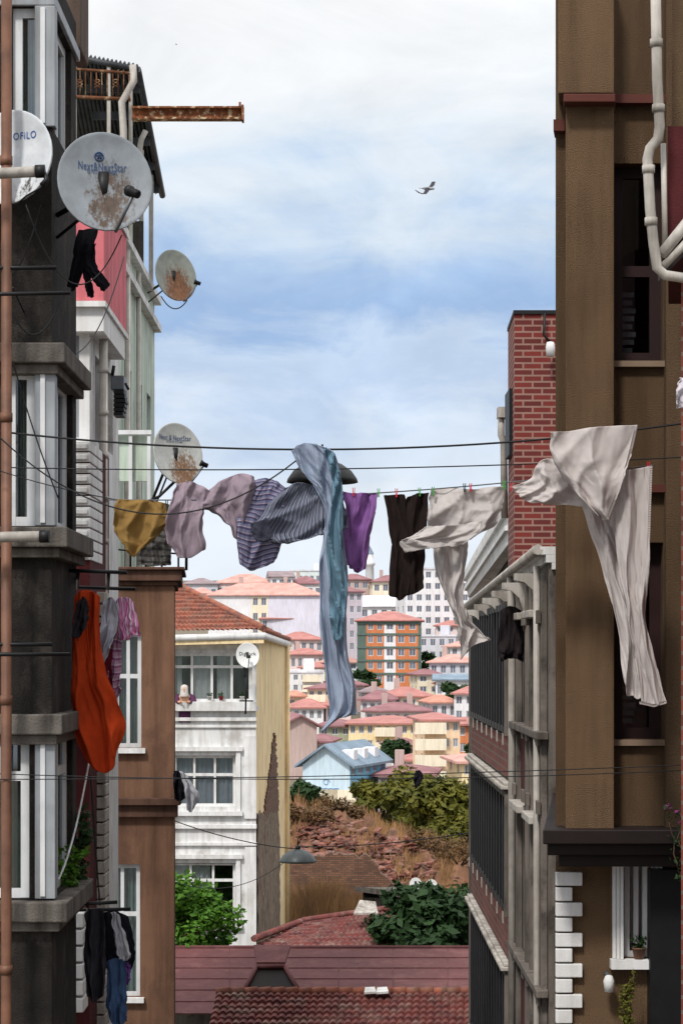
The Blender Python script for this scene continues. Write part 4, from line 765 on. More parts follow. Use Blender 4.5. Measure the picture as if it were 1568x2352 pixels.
g=MB(); tp(g,1293,1412,17.4,17.796,Z(234,17.4),Z(214,17.4)-.003,1); g.build('trim_band',MT['brownband'],r,.008)
bx('trim_band',MT['brownband'],r,X(1412,17.7),X(1560,17.7),17.7,17.797,Z(236,17.7),Z(216,17.7)); g=MB(); tp(g,1270,1296,17.7,17.95,Z(300,17.7),Z(274,17.7)); g.build('trim_band',MT['brownband'],r)
bx('trim_band',MT['brownband'],r,X(1412,17.75),X(1800,17.75),17.72,17.797,Z(1130,17.7),Z(1112,17.7))
bx('edge_pilaster',MT['brownwall'],r,X(1525,17.75),X(1800,17.75),17.66,17.797,Z(1905,Y),Z(-80,Y))
for px,y_,q0,q1 in ((1246,17.4,1940,1905),(1256,17.5,1968,1940),(1282,17.6,1997,1968)): g=MB(); tp(g,px,1800,y_,22,Z(q0,17.4)+.002,Z(q1,17.4)-.003,22); g.build('overhang',MT['darkpaint_shadow'],r,.01)
Y2=18.1; cc=[(X(1275,Y2),Y2),(X(1800,Y2),Y2),(X(1800,22),22),(X(1279,22),22)]; xo2=cc[0][0]; q=(X(1432,Y2)-xo2,X(1490,Y2)-xo2,Z(2200,Y2),Z(1960,Y2))
g=MB(); quadwalls(g,cc,0,Z(1980,Y2),{0:[q]},.25); g.build('lower_wall',MT['brownpil'],r)
fo_=window(r,V((xo2+q[0],Y2,q[2])),AX,-AY,q[1]-q[0],q[3]-q[2],2,(),MT['white2'],MT['glass'],.1,.05,MT['curtainw'],(0,1))
m=MB(); o=V((xo2+q[0],Y2,q[2])); 
for k in range(3): m.obox(o,AX,-AY,-.1+.03*k,-.075+.03*k,0,q[3]-q[2],.003,.05+.015*k); m.obox(o,AX,-AY,q[1]-q[0]+.01+.03*k,q[1]-q[0]+.035+.03*k,0,q[3]-q[2],.003,.05+.015*k)
m.obox(o,AX,-AY,-.12,q[1]-q[0]+.12,-.08,-.003,.003,.12); m.build('surround',MT['white2'],fo_)
k=2000; i=0
while k<2352:
    x1=1335 if i%2==0 else 1312; bx('quoin',MT['white2'],r,X(1274,Y2),X(x1,Y2),Y2-.06,Y2-.003,Z(k+33,Y2),Z(k+2,Y2),bevel=.008); k+=35; i+=1
pot('small potted plant on the white framed window ledge',V((X(1466,18.05),18.045,Z(2200,18.1))),.055,MT['pipeor'],leafD,60)
r=root('wall_lamp','small white wall lamp on the brown wall under the overhang','lamp',P(1397,2275,17.95)); g=MB(); g.lathe(P(1397,2278,17.95),[(.01,0),(.035,.0),(.045,.09),(.03,.13),(.01,.14)],12); g.build('shade',MT['white2'],r); g=MB(); g.tube([P(1395,2240,17.95)+AY*.14,P(1395,2240,17.95)],.02,6); g.build('bracket',MT['steel'],r)
g=MB(); g.box(X(1492,17.9),X(1800,17.9),17.9,18.08,0,Z(1998,17.9)); tag(g.build('gate_panel',MT['black']),'tall black gate panel at the lower right corner','gate')
def vine(label,px,py,Y,n,spread,leaf,mat,flower=None,ns=7):
    rnd=random.Random(px); r=root('climbing_plant',label,'plant',P(px,py,Y)); g=MB(); l=MB()
    for k in range(ns):
        p=P(px,py,Y); pts=[p]
        for j in range(7): p=p+V((rnd.uniform(-.08,.06),rnd.uniform(-.03,.02),rnd.uniform(.03,.16)))*spread; pts.append(p)
        g.tube(pts,.005,5)
        for q in pts: leafcloud(l,q,.06*spread,.06,.07*spread,n,leaf,rnd)
        if flower: fl_=MB(); leafcloud(fl_,pts[-1],.035,.035,.035,9,.018,rnd); fl_.build('flower',flower,r)
    g.build('stems',MT['bark'],r); l.build('leaves',mat,r)
vine('sparse climbing plant with purple flowers under the brown overhang',1560,2010,17.2,3,.75,.022,leafD,M('purple_petal',(130,56,116)),4)
vine('low weedy plant at the bottom beside the black gate',1440,2360,17.8,8,.5,.022,leafO)
# ------------------------------------------------------------------ near right building with white downpipes
r=root('apartment_building','dark red building corner with white downpipes at the right edge','building',(2.6,14.5,0)); Y=14.5
g=MB(); tp(g,1532,1800,Y,17,Z(560,Y),Z(290,Y),2); g.build('wall',MT['deepred'],r)
g=MB(); tp(g,1542,1800,Y+.1,17,Z(288,Y),Z(-80,Y),2); g.build('upper_wall',MT['brownwall'],r)
g=MB(); A=[P(1516,600,Y),P(1800,300,Y),P(1800,360,Y),P(1516,640,Y)]; g.hexa(A+[p+AY*.12 for p in A]); g.build('soffit',MT['darkpaint_shadow'],r)
g=MB(); tp(g,1563,1800,Y+.05,17,0,Z(645,Y),1); g.build('lower_wall',MT['brick2'],r)
for pl,rr in (([P(1504,-40,14.3),P(1508,180,14.3),P(1514,290,14.3),P(1510,318,14.3),P(1492,340,14.3),P(1486,365,14.3),P(1492,480,14.3),P(1500,560,14.3),P(1508,615,14.3),P(1526,632,14.3),P(1580,640,14.3)],.034),([P(1590,495,14.35),P(1518,585,14.35)],.038),([P(1600,530,14.35),P(1522,612,14.35)],.026),([P(1526,560,14.4),P(1522,330,14.4)],.018)): g=MB(); g.tube(pl,rr,12); dp=g.build('downpipe',MT['pipewhite'],r)
for px,py in ((1506,90),(1511,240),(1488,380),(1494,500)): p=P(px,py,14.3); g=MB(); g.tube([p,p-UP*.05],.042,12); g.build('pipe_collar',MT['pipewhite'],r)
# ------------------------------------------------------------------ brick storey
r=root('apartment_building','red brick upper storey with a black flat cap behind the brown building','building',(3.2,31,12.9)); Y=30
g=MB(); g.prism([(X(1180,Y),Y),(X(1420,Y),Y),(X(1420,35),35),(X(1178,33),33),(X(1166,31.6),31.6)],12.905,Z(722,Y)); g.build('wall',MT['brick'],r)
g=MB(); g.prism([(X(1178,Y),Y-.03),(X(1420,Y),Y-.03),(X(1420,35),35),(X(1164,31.6),31.62)],Z(722,Y)+.003,Z(713,Y)); g.build('roof_cap',MT['black'],r)
bx('window',MT['black'],r,X(1166,31)-.03,X(1178,30.6),30.4,31.2,Z(1050,30.8),Z(900,30.8))
g=MB(); g.tube([P(1150,945,31.6),P(1150,1000,31.6),P(1156,1015,31.6),P(1158,1190,31.6)],.05,8); g.build('drainpipe',MT['pipewhite'],r); bx('hopper',MT['pipewhite'],r,X(1142,31.6),X(1168,31.6),31.5,31.8,Z(960,31.6),Z(936,31.6))
r=root('security_camera','white camera housing with a black cable on the brick wall','camera',P(1263,818,29.8)); g=MB(); g.tube([P(1250,720,29.9),P(1248,770,29.9),P(1262,785,29.9)],.018,6); g.build('cable',MT['black'],r); g=MB(); g.lathe(P(1263,818,29.8),[(.01,0),(.06,.0),(.066,.12),(.05,.19),(.01,.2)],12); g.build('housing',MT['white2'],r)
# ------------------------------------------------------------------ white ornate building with black bays
r=root('apartment_building','ornate off-white building with black louvred bays and bracketed cornice','building',(2.6,28,0)); xf=2.1
ops=[(y0,y1,z0,z1) for y0,y1 in ((22.75,23.35),(24.35,25.15)) for z0,z1 in ((11.2,12.35),(8.6,10.2),(6,7.4))]
cc2=[(xf,22.05),(5,22.05),(5,36),(xf,36)]
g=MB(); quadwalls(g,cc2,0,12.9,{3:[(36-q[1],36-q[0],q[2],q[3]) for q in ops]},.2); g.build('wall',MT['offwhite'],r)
for q in ops: window(r,V((xf,q[1],q[2])),-AY,-AX,q[1]-q[0],q[3]-q[2],1,(.6,),MT['pvcg'],MT['glassd'],.15,.06)
for yy in (22.2,22.5,23.5,24.05,25.3):
    g=MB(); g.box(xf-.07,xf-.003,yy,yy+.14,5,12.75)
    for z in (12.3,11.05,10.35,8.4): g.box(xf-.11,xf-.073,yy-.03,yy+.17,z,z+.14)
    g.build('pilaster',MT['offwhite'],r,.008)
for a_,b_ in ((22.65,23.48),(24.2,25.28)):
    for z0,z1 in ((10.25,11.1),(7.5,8.5)): bx('spandrel',MT['deepred'],r,xf-.02,xf-.003,a_,b_,z0,z1)
    for z1 in (12.35,10.2,7.4): bx('window_hood',MT['aged'],r,xf-.16,xf-.003,a_-.04,b_+.04,z1+.02,z1+.1,bevel=.01)
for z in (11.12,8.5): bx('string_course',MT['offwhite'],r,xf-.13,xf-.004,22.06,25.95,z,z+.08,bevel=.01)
by0,by1,bx_=26,33.5,1.96
for z0,z1 in ((11.01,12.62),(8.85,10.36),(6.3,8.2)):
    g=MB(); g.box(bx_+.09,xf-.004,by0+.04,by1-.04,z0,z1); so_=g.build('louvred_bay',MT['blackslat'],r)
    g=MB(); yy=by0+.03
    while yy<by1-.1: g.box(bx_,bx_+.088,yy,yy+.09,z0+.02,z1-.02); yy+=.5
    g.box(bx_+.005,bx_+.087,by0+.01,by1-.05,z1-.1,z1-.025); g.box(bx_+.005,bx_+.087,by0+.01,by1-.05,z0+.024,z0+.1)
    g.build('slats',MT['slat'],so_)
    bx('corner_post',MT['offwhite'],so_,bx_-.02,bx_+.05,by0-.05,by0+.015,z0+.003,z1-.003)
    yy=by0+.35
    while yy<by1: bx('bracket',MT['aged'],so_,bx_-.015,bx_-.003,yy,yy+.06,z0-.12,z0+.02); yy+=1.0
for z0,z1 in ((10.5,11.0),(8.34,8.84),(5.6,6.29)): bx('brick_panel',MT['brick2'],r,bx_+.03,xf-.005,by0+.02,by1-.02,z0,z1)
for z in (10.37,8.21): g=MB(); g.box(bx_-.07,xf-.002,by0-.1,by1+.05,z+.003,z+.05); g.box(bx_-.03,xf-.004,by0-.05,by1+.02,z+.053,z+.09); g.build('bay_ledge',MT['aged'],r,.01)
A0,A1=P(1262,1262,22.0),P(1078,1400,35.6)
for (o0,o1,z0,z1) in ((-.1,.5,-.05,.03),(-.04,.5,-.13,-.052),(.02,.5,-.2,-.132)):
    g=MB(); g.hexa([A0+V((o0,0,z0)),A0+V((o1,0,z0)),A1+V((o1,0,z0)),A1+V((o0,0,z0)),A0+V((o0,0,z1)),A0+V((o1,0,z1)),A1+V((o1,0,z1)),A1+V((o0,0,z1))]); g.build('cornice',MT['white'],r)
for pl,rr in (([A0+V((-.12,0,0)),A1+V((-.12,0,0))],.055),([A0.lerp(A1,.28)+V((-.1,0,-.02)),A0.lerp(A1,.28)+V((-.1,-.05,-.25)),V((xf-.09,25.7,12.2)),V((xf-.09,25.7,5))],.045),([V((xf-.09,22.45,12.9)),V((xf-.09,22.45,5))],.035)): g=MB(); g.tube(pl,rr,8); g.build('gutter',MT['pipewhite'],r)
for k in range(8):
    p=A0.lerp(A1,.05+k*.125); p=V((xf-.3,p.y,p.z-.2)); g=MB(); prof=[(0,0),(.3,0),(.3,-.5),(.25,-.46),(.235,-.3),(.19,-.17),(.1,-.09),(0,-.07)]
    a=[g.pt(p+V((x,0,z))) for x,z in prof]; b=[g.pt(p+V((x,.13,z))) for x,z in prof]
    for i in range(len(a)): g.face([a[i],a[(i+1)%8],b[(i+1)%8],b[i]])
    g.face(a);g.face(b[::-1]); g.build('corbel',MT['aged'],r)
r=root('roof_eave','white boxed eave of a building beyond the ornate cornice','eave',P(1130,1300,40))
A=[P(1166,1132,36.5),P(1190,1132,36.5),P(1190,1250,36.5),P(1166,1250,36.5)]; B=[P(1066,1310,46),P(1100,1310,46),P(1100,1378,46),P(1074,1372,46)]
g=MB(); g.hexa(A+B); g.build('fascia',MT['white2'],r)
for f0 in (.35,.7): g=MB(); g.hexa([A[0].lerp(A[3],f0)+V((-.06,-.02,-.03)),A[1].lerp(A[2],f0)+V((0,-.06,-.03)),A[1].lerp(A[2],f0)+V((0,-.06,.05)),A[0].lerp(A[3],f0)+V((-.06,-.02,.05)),B[0].lerp(B[3],f0)+V((-.06,0,-.03)),B[1].lerp(B[2],f0)+V((0,0,-.03)),B[1].lerp(B[2],f0)+V((0,0,.05)),B[0].lerp(B[3],f0)+V((-.06,0,.05))]); g.build('moulding',MT['white2'],r)
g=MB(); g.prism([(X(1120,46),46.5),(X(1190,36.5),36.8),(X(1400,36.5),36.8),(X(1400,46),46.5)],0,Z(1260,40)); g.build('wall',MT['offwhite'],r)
# ------------------------------------------------------------------ hanging street lamps
def lamp(label,px,py,Y,rp,hp,mat,wl):
    c=P(px,py,Y); rr=rp*Y/F; h=hp*Y/F; r=root('hanging_street_lamp',label,'street lamp',c)
    g=MB(); g.lathe(c,[(rr,0),(rr*.97,h*.16),(rr*.82,h*.5),(rr*.55,h*.8),(rr*.22,h*.98),(rr*.18,h*1.0),(.02,h*1.0)],32); g.build('shade',mat,r,0,.012)
    g=MB(); g.tube([c+UP*h*.95,c+UP*(h*1.25)],rr*.14,10); g.build('cap',MT['black'],r)
    g=MB(); g.lathe(c+UP*h*.1,[(.01,0),(rr*.18,h*.12),(rr*.2,h*.35),(rr*.1,h*.7)],12); g.build('bulb',MT['pvcg'],r)
    g=MB(); g.tube([c+UP*h*1.2,c+UP*(h*1.2+wl)],.012,6); g.build('hanger',MT['wire'],r)
lamp('large black dome lamp hanging behind the blue scarf',740,1108,24,82,52,MT['black'],.12)
lamp('smaller dark dome lamp hanging low before the mound',684,1980,50,43,30,MT['silver'],.2)
# ------------------------------------------------------------------ wires
def wire(label,p0,p1,sag,rad=.006,mat=None,name='overhead_wire',cat='wire',n=28):
    p0=P(*p0);p1=P(*p1); g=MB(); g.tube([p0.lerp(p1,i/n)-UP*sag*4*(i/n)*(1-i/n) for i in range(n+1)],rad,6); tag(g.build(name,mat or MT['wire']),label,cat)
wire('black cable crossing the street just under the scarf top',(-60,984,16.95),(1640,962,16.95),.2,.008)
wire('thin black cable crossing the street below the topmost cable',(-60,1072,17.0),(1640,1046,17.0),.06,.005)
wire('slack cable looping below the laundry on the left',(-20,985,16.5),(680,1058,16.55),.52,.006)
wire('clothesline carrying the laundry across the street',(250,1148,16.8),(1500,1068,16.8),.08,.005,MT['rope'],'clothesline','clothesline')
wire('thin line from the dark bay to the mustard cloth',(-20,1075,16.8),(270,1148,16.8),.02,.004)
wire('low thin wire crossing the lower street',(-40,1790,16.9),(1600,1756,16.9),.03,.004)
wire('second low wire just under the first',(-40,1776,17.05),(1600,1768,17.05),.06,.004)
wire('wire carrying the small dome lamp to the left',(400,1885,46),(684,1950,50),.1,.012)
wire('wire carrying the small dome lamp to the right',(684,1945,50),(1120,1905,46),.1,.012)
wire('slack wire from the small lamp to the terracotta wall',(400,2025,44),(660,1975,50),.35,.008)
wire('cable drooping from the large grey dish to the bay',(60,470,17),(280,540,17.2),.5,.006)
wire('long cable hanging down the dark roughcast wall',(95,470,17.1),(20,640,17.1),.1,.006)
wire('cable draped across the dark roughcast panel',(20,700,17.15),(150,660,17.2),.3,.006)
wire('cable sagging between the middle bay ledge and the pink bay',(30,660,16.9),(285,590,22),.75,.006)
wire('tight cable running diagonally over the middle bay window',(30,830,17.1),(135,1145,17.1),.05,.006)
wire('steep white cord hanging beside the lower bay',(205,1750,18.6),(135,2020,17.6),.12,.009,MT['pvc'])
wire('black cord hanging beside the lower clothes',(208,1780,18.6),(230,2080,18.6),.02,.008)
wire('thin loose wire under the small rusty dish',(370,680,37.6),(430,690,37.6),.18,.01)
# ------------------------------------------------------------------ racks
def rack(label,bars):
    r=root('drying_rack',label,'drying rack',P(*bars[0][0]))
    for a,b in bars: g=MB(); g.tube([P(*a),P(*b)],.016,8); g.build('bar',MT['black'],r)
rack('black drying rack bars across the upper roughcast panel',[((-40,615,16.9),(130,615,17.0)),((-40,676,16.6),(160,673,17.0))])
rack('black drying rack bars across the middle roughcast panel',[((-40,1480,16.9),(120,1480,17.0)),((-40,1503,16.6),(160,1503,17.0))])
rack('black drying rack arms holding the orange cloth',[((150,1310,18.4),(292,1315,18.4)),((150,1348,19.6),(312,1353,19.6)),((180,1312,18.4),(178,1350,19.6)),((250,1313,18.4),(248,1352,19.6))])
rack('black drying rack arms holding the dark clothes',[((150,2078,18.6),(270,2072,18.6)),((180,2090,19.2),(300,2088,19.2)),((200,2076,18.6),(202,2090,19.2))])
# ------------------------------------------------------------------ laundry
def catm(a,b,c,d,t): return .5*((2*b)+(c-a)*t+(2*a-5*b+4*c-d)*t*t+(3*b-a-3*c+d)*t**3)
def interp(L_,t):
    n=len(L_)-1; x=t*n; i=min(int(x),n-1); f=x-i
    return catm(L_[max(i-1,0)],L_[i],L_[i+1],L_[min(i+2,n)],f)
def rid(x,y,z): return 1-2.6*abs(noise.noise(V((x,y,z))))
def sheet(mb,rows,Y,nu=56,nv=64,amp=.05,freq=3,seed=0,bulge=0,top=.3,twist=.7,diag=.6):
    R_=[[P(p[0],p[1],Y+(p[2] if len(p)>2 else 0)) for p in row] for row in rows]; pts=[]
    for j in range(nv+1):
        v=j/nv; line=[interp([R_[k][i] for k in range(len(R_))],v) for i in range(len(R_[0]))] 
        row=[]
        for i in range(nu+1):
            u=i/nu; p=interp(line,u); k=top+(1-top)*v
            ph=seed*1.7+1.9*noise.noise(V((v*1.6,seed*3.1,.5)))*twist+v*twist
            s1=1-2*abs(math.sin(math.pi*freq*(u+.07*noise.noise(V((u*3,v*3,seed))))+ph))**.7
            dd=amp*k*.9*s1+amp*.7*rid(u*2.4+v*diag*2,v*1.1-u*.4,seed*5.3)+amp*.3*rid(u*5-v*diag*3,v*2.6+u,seed*2.3)+amp*.1*rid(u*10+v*diag*4,v*5,seed*4.1)+amp*.8*noise.noise(V((u*2,v*2.5,seed*1.3)))
            edge=.016*noise.noise(V((u*5,v*7,seed)))
            p=p+V((edge,-dd-bulge*math.sin(math.pi*u)*math.sin(math.pi*v),edge*.8*v))
            row.append(p)
        pts.append(row)
    mb.grid(pts)
def laundry(name,label,cat,mat,sheets,Y=16.8,group=None):
    m=MB()
    for i,(rows,kw) in enumerate(sheets): sheet(m,rows,kw.pop('Y',Y),seed=kw.pop('seed',i+len(name)),**kw)
    return tag(m.build(name,mat,None,0,.005),label,cat,group)
laundry('mustard_cloth','mustard yellow cloth drooping unevenly at the left of the line','cloth',cloth('mustard',(146,116,68)),[([[(270,1147),(310,1149),(350,1150),(387,1158)],[(264,1180),(305,1184),(345,1186),(386,1186)],[(262,1214),(294,1236),(336,1238),(378,1212)],[(282,1234),(302,1280),(332,1256),(352,1236)]],dict(amp=.05,freq=2.5))])
laundry('mauve_sheet','crumpled mauve grey sheet blowing over the line beside the mustard cloth','sheet',cloth('mauve_cloth',(156,140,150)),[
 ([[(404,1112),(430,1106),(455,1112),(488,1130)],[(396,1145),(420,1150),(450,1158),(470,1165)],[(381,1205),(410,1212),(440,1208),(466,1195)],[(386,1250),(414,1280),(440,1280),(472,1262)]],dict(amp=.05,freq=2.2)),
 ([[(472,1136),(508,1106),(546,1088),(584,1096)],[(456,1162),(508,1140),(545,1130),(584,1126)],[(480,1172),(515,1176),(545,1180),(576,1162)],[(508,1184),(530,1212),(548,1242),(558,1205)]],dict(amp=.055,freq=1.6,bulge=.06,top=.8))])
st1=cloth('blue_striped_cloth',(122,124,152),.1,.15,((84,80,110),19,1,.38,(172,156,172)))
laundry('striped_pillowcase','purple and blue striped cloth billowing into a bag shape','pillowcase',st1,[([[(582,1106),(608,1099),(635,1106),(660,1124)],[(562,1138),(590,1146),(622,1142),(655,1158)],[(548,1192),(578,1194),(612,1208),(642,1196)],[(546,1245),(575,1260),(612,1252),(646,1250)],[(552,1290),(572,1310),(604,1302),(630,1292)]],dict(amp=.045,freq=1.3,bulge=.04,top=.7,diag=1))])
st2=cloth('grey_striped_cloth',(100,104,120),.1,.1,((62,64,78),24,0,.3,(138,140,150)))
o=laundry('striped_shirt','dark grey pinstriped shirt blown sideways behind the scarf','shirt',st2,[
 ([[(654,1120),(684,1108),(716,1112),(752,1120),(788,1156)],[(616,1158),(660,1150),(702,1154),(745,1154),(796,1180)],[(596,1190),(642,1190),(692,1199),(740,1194),(797,1204)],[(580,1212),(622,1226),(682,1236),(738,1222),(798,1214)],[(592,1238),(644,1248),(690,1243),(738,1230),(786,1216)]],dict(amp=.05,freq=1.6,Y=16.68,top=.8,diag=1.2,seed=5))])
g=MB(); sheet(g,[[(575,1202),(592,1198),(614,1190)],[(578,1222),(598,1220),(620,1214)],[(588,1244),(608,1244),(626,1238)]],16.55,12,12,.02,1,3); g.build('cuff',cloth('dark_cuff',(62,64,76)),o,0,.006)
o=laundry('scarf','very long blue grey scarf draped over the cable and hanging lowest of all','scarf',cloth('scarf_cloth',(158,170,190),.12,.28),[([[(668,1034),(702,1016),(752,1030)],[(682,1062),(722,1056),(768,1044)],[(702,1095),(740,1092),(780,1082)],[(724,1122),(754,1122),(784,1130)],[(744,1172),(764,1172),(786,1182)],[(742,1240),(766,1240),(790,1250)],[(732,1300),(766,1302),(798,1310)],[(735,1380),(766,1384),(796,1380)],[(739,1450),(767,1454),(796,1458)],[(744,1520),(772,1520),(798,1520)],[(750,1580),(786,1580),(814,1575)],[(758,1640),(790,1634),(818,1620)],[(736,1682),(776,1652),(822,1640)]],dict(amp=.045,freq=2.4,nv=190,top=.85,twist=4.5,diag=3))],16.56)
g=MB(); sheet(g,[[(744,1030),(768,1042)],[(762,1100),(784,1108)],[(760,1180),(786,1190)],[(750,1260),(786,1270)],[(756,1340),(797,1350)],[(760,1420),(790,1420)],[(765,1468),(784,1472)]],16.46,16,170,.04,1.3,8,0,.9,10); g.build('ruffle',cloth('teal_ruffle',(104,134,152),.15,.2),o,0,.005)
laundry('purple_trousers','bright lavender purple trousers pegged up right of the scarf','trousers',cloth('purple_cloth',(148,104,166),.12,.3),[([[(784,1128),(812,1133),(842,1132),(869,1134)],[(792,1170),(812,1175),(838,1180),(860,1178)],[(788,1225),(806,1230),(830,1235),(850,1230)],[(789,1282),(806,1290),(826,1295),(841,1288)],[(796,1298),(808,1306),(822,1314),(837,1308)]],dict(amp=.045,freq=2.2))])
laundry('brown_trousers','dark brown trousers hung by the cuffs with a gap between the legs','trousers',cloth('dark_brown_cloth',(36,28,26),.2,.05),[([[(882,1138),(905,1136),(928,1136)],[(892,1190),(912,1190),(934,1180)],[(898,1250),(920,1252),(940,1250)],[(895,1312),(920,1315),(940,1312)],[(893,1366),(918,1378),(940,1362)]],dict(amp=.03,freq=1.5)),([[(936,1142),(958,1134),(985,1132)],[(926,1180),(952,1184),(980,1180)],[(928,1250),(950,1250),(977,1246)],[(928,1312),(950,1312),(972,1310)],[(926,1368),(950,1364),(972,1352)]],dict(amp=.03,freq=1.5,Y=16.78))])
bc=cloth('beige_cloth',(200,193,190),.08,.3)
laundry('beige_shawl','beige shawl with a flap blown left and a long twisted tail','shawl',bc,[
 ([[(986,1124),(1030,1120),(1080,1124),(1122,1120),(1163,1116)],[(985,1160),(1030,1160),(1080,1160),(1120,1158),(1156,1150)],[(980,1200),(1030,1205),(1075,1200),(1115,1192),(1148,1180)],[(988,1226),(1030,1234),(1070,1242),(1100,1226),(1138,1206)]],dict(amp=.05,freq=2.6)),
 ([[(975,1210),(1040,1206),(1105,1198)],[(946,1232),(1030,1226),(1098,1222)],[(918,1244),(1000,1242),(1075,1242)],[(932,1268),(1000,1258),(1060,1254)]],dict(amp=.04,freq=1.2,Y=16.68,top=.8)),
 ([[(992,1228),(1030,1232),(1072,1244)],[(1000,1300),(1035,1300),(1068,1310)],[(1022,1370),(1045,1370),(1062,1382)],[(1046,1420),(1060,1420),(1076,1416)],[(1055,1462),(1074,1452),(1102,1450)],[(1058,1516),(1082,1486),(1126,1470)]],dict(amp=.045,freq=1.8,nv=90,twist=2.5,Y=16.85,top=.8,diag=1.5))])
lc=cloth('cream_linen',(208,200,197),.08,.3)
def lace(mb,pts,Y,s=.012):
    for k in range(len(pts)-1):
        n=16
        for i in range(n):
            p=P(*[pts[k][a]+(pts[k+1][a]-pts[k][a])*i/n for a in(0,1)],Y); mb.lathe(p,[(.001,0),(s,.001),(s,-.003)],6,AX,UP,AY)
o=laundry('lace_edged_towel','pale linen towel with a scalloped edge slung over the cable','towel',lc,[([[(1262,994),(1320,988),(1390,979),(1461,977)],[(1265,1035),(1322,1048),(1385,1056),(1450,1030)],[(1282,1080),(1332,1100),(1388,1106),(1440,1068)],[(1324,1132),(1348,1150),(1392,1158),(1430,1098)],[(1372,1182),(1384,1194),(1400,1190),(1412,1150)]],dict(amp=.05,freq=2.2,bulge=.03,top=.5,diag=1))],16.6)
g=MB(); lace(g,[(1460,980),(1448,1032),(1438,1070),(1428,1100),(1410,1150),(1395,1188)],16.58); g.build('lace_trim',lc,o)
o=laundry('lace_edged_trousers','long pale linen trousers twisted at the top and hanging over the brown wall','trousers',lc,[
 ([[(1168,1118),(1218,1100),(1238,1060),(1276,1053)],[(1182,1128),(1235,1116),(1262,1096),(1304,1080)],[(1196,1142),(1240,1136),(1282,1130),(1325,1118)],[(1210,1152),(1250,1158),(1298,1160),(1345,1166)]],dict(amp=.045,freq=1.3,bulge=.05,top=.8,diag=1)),
 ([[(1322,1128),(1372,1120),(1420,1130)],[(1346,1195),(1386,1190),(1430,1190)],[(1368,1260),(1402,1256),(1440,1256)],[(1388,1330),(1415,1326),(1450,1330)],[(1408,1400),(1432,1400),(1462,1402)],[(1424,1480),(1450,1480),(1480,1484)],[(1428,1545),(1458,1548),(1492,1552)],[(1436,1596),(1464,1604),(1500,1600)]],dict(amp=.045,freq=1.4,nv=110,twist=1.5,top=.7,diag=1.5)),
 ([[(1396,1092),(1444,1080),(1494,1070)],[(1410,1160),(1448,1160),(1492,1156)],[(1414,1250),(1450,1246),(1489,1250)],[(1424,1330),(1454,1326),(1485,1340)],[(1438,1400),(1462,1400),(1482,1420)],[(1450,1480),(1474,1482),(1497,1490)],[(1462,1550),(1488,1550),(1512,1545)],[(1470,1612),(1500,1620),(1529,1612)]],dict(amp=.045,freq=1.5,nv=110,twist=1.5,Y=16.68,top=.6,diag=1.5))])
g=MB(); lace(g,[(1494,1072),(1491,1160),(1488,1250),(1485,1340)],16.64); lace(g,[(1470,1614),(1500,1621),(1528,1613)],16.64); g.build('lace_trim',lc,o)
pm={'red':M('red_peg',(190,40,50),.5,.1),'green':M('green_peg',(60,150,60),.5,.1),'dark':M('dark_peg',(40,60,50),.5,.1)}
for px,py,c,lab in ((812,1128,'red','red peg on the purple trousers'),(869,1130,'green','green peg at the right corner of the purple trousers'),(910,1130,'red','red peg on the left leg of the brown trousers'),(963,1128,'green','green peg on the right leg of the brown trousers'),(994,1126,'green','green peg at the left end of the beige shawl'),(1066,1118,'dark','dark green peg in the middle of the beige shawl'),(1080,1118,'red','red peg in the middle of the beige shawl'),(1157,1112,'green','green peg at the right end of the beige shawl'),(1173,1116,'red','red peg at the twisted end of the linen trousers'),(1488,1068,'red','red peg at the far right of the linen trousers'),(383,1158,'dark','dark peg on the mustard cloth corner')):
    p=P(px,py,16.76); g=MB()
    for s in(-1,1): g.hexa([p+V((s*.003-.003,-.012,-.04)),p+V((s*.003+.003,-.012,-.04)),p+V((s*.003+.003,.012,-.04)),p+V((s*.003-.003,.012,-.04)),p+V((s*.008-.003,-.012,.026)),p+V((s*.008+.003,-.012,.026)),p+V((s*.008+.003,.012,.026)),p+V((s*.008-.003,.012,.026))])
    tag(g.build('clothes_peg',pm[c]),lab,'peg','clothes pegs on the line')
laundry('orange_sheet','big orange red sheet bagging down from the drying rack','sheet',cloth('orange_cloth',(198,72,34),.15,.3),[([[(172,1372),(190,1357),(212,1358),(232,1372)],[(168,1450),(190,1450),(214,1450),(228,1440)],[(168,1540),(195,1545),(220,1540),(240,1530)],[(166,1622),(200,1622),(236,1612),(268,1600)],[(174,1694),(210,1694),(246,1684),(288,1668)],[(202,1752),(230,1774),(258,1766),(272,1712)]],dict(amp=.055,freq=1.8,nv=90,bulge=.05,diag=1.2))],18.3)
laundry('white_shirt','crumpled white shirt on the rack beside the orange sheet','shirt',cloth('white_cloth',(190,190,200)),[([[(236,1385),(250,1372),(262,1375),(272,1390)],[(234,1430),(248,1430),(260,1425),(272,1425)],[(222,1480),(238,1485),(250,1480),(262,1470)],[(215,1515),(230,1528),(242,1518),(252,1495)]],dict(amp=.05,freq=2))],18.5)
laundry('pink_top','pink and white patterned top at the end of the rack','top',cloth('pink_print',(208,142,184),.3,.2,((224,218,226),6,0,.3,(190,64,134))),[([[(266,1380),(280,1372),(298,1374),(308,1388)],[(264,1410),(282,1412),(300,1416),(318,1432)],[(266,1440),(282,1442),(300,1446),(322,1462)],[(272,1462),(284,1470),(300,1466),(312,1455)]],dict(amp=.05,freq=2))],18.6)
laundry('plaid_cloth','pale pink plaid cloth hanging under the pink top','cloth',cloth('pink_plaid',(190,152,176),.2,.2,((162,104,144),9,1,.3,(214,194,208))),[([[(255,1460),(266,1455),(280,1462)],[(252,1510),(266,1512),(280,1510)],[(250,1560),(264,1562),(278,1560)],[(254,1605),(266,1608),(280,1590)]],dict(amp=.04,freq=2))],18.7)
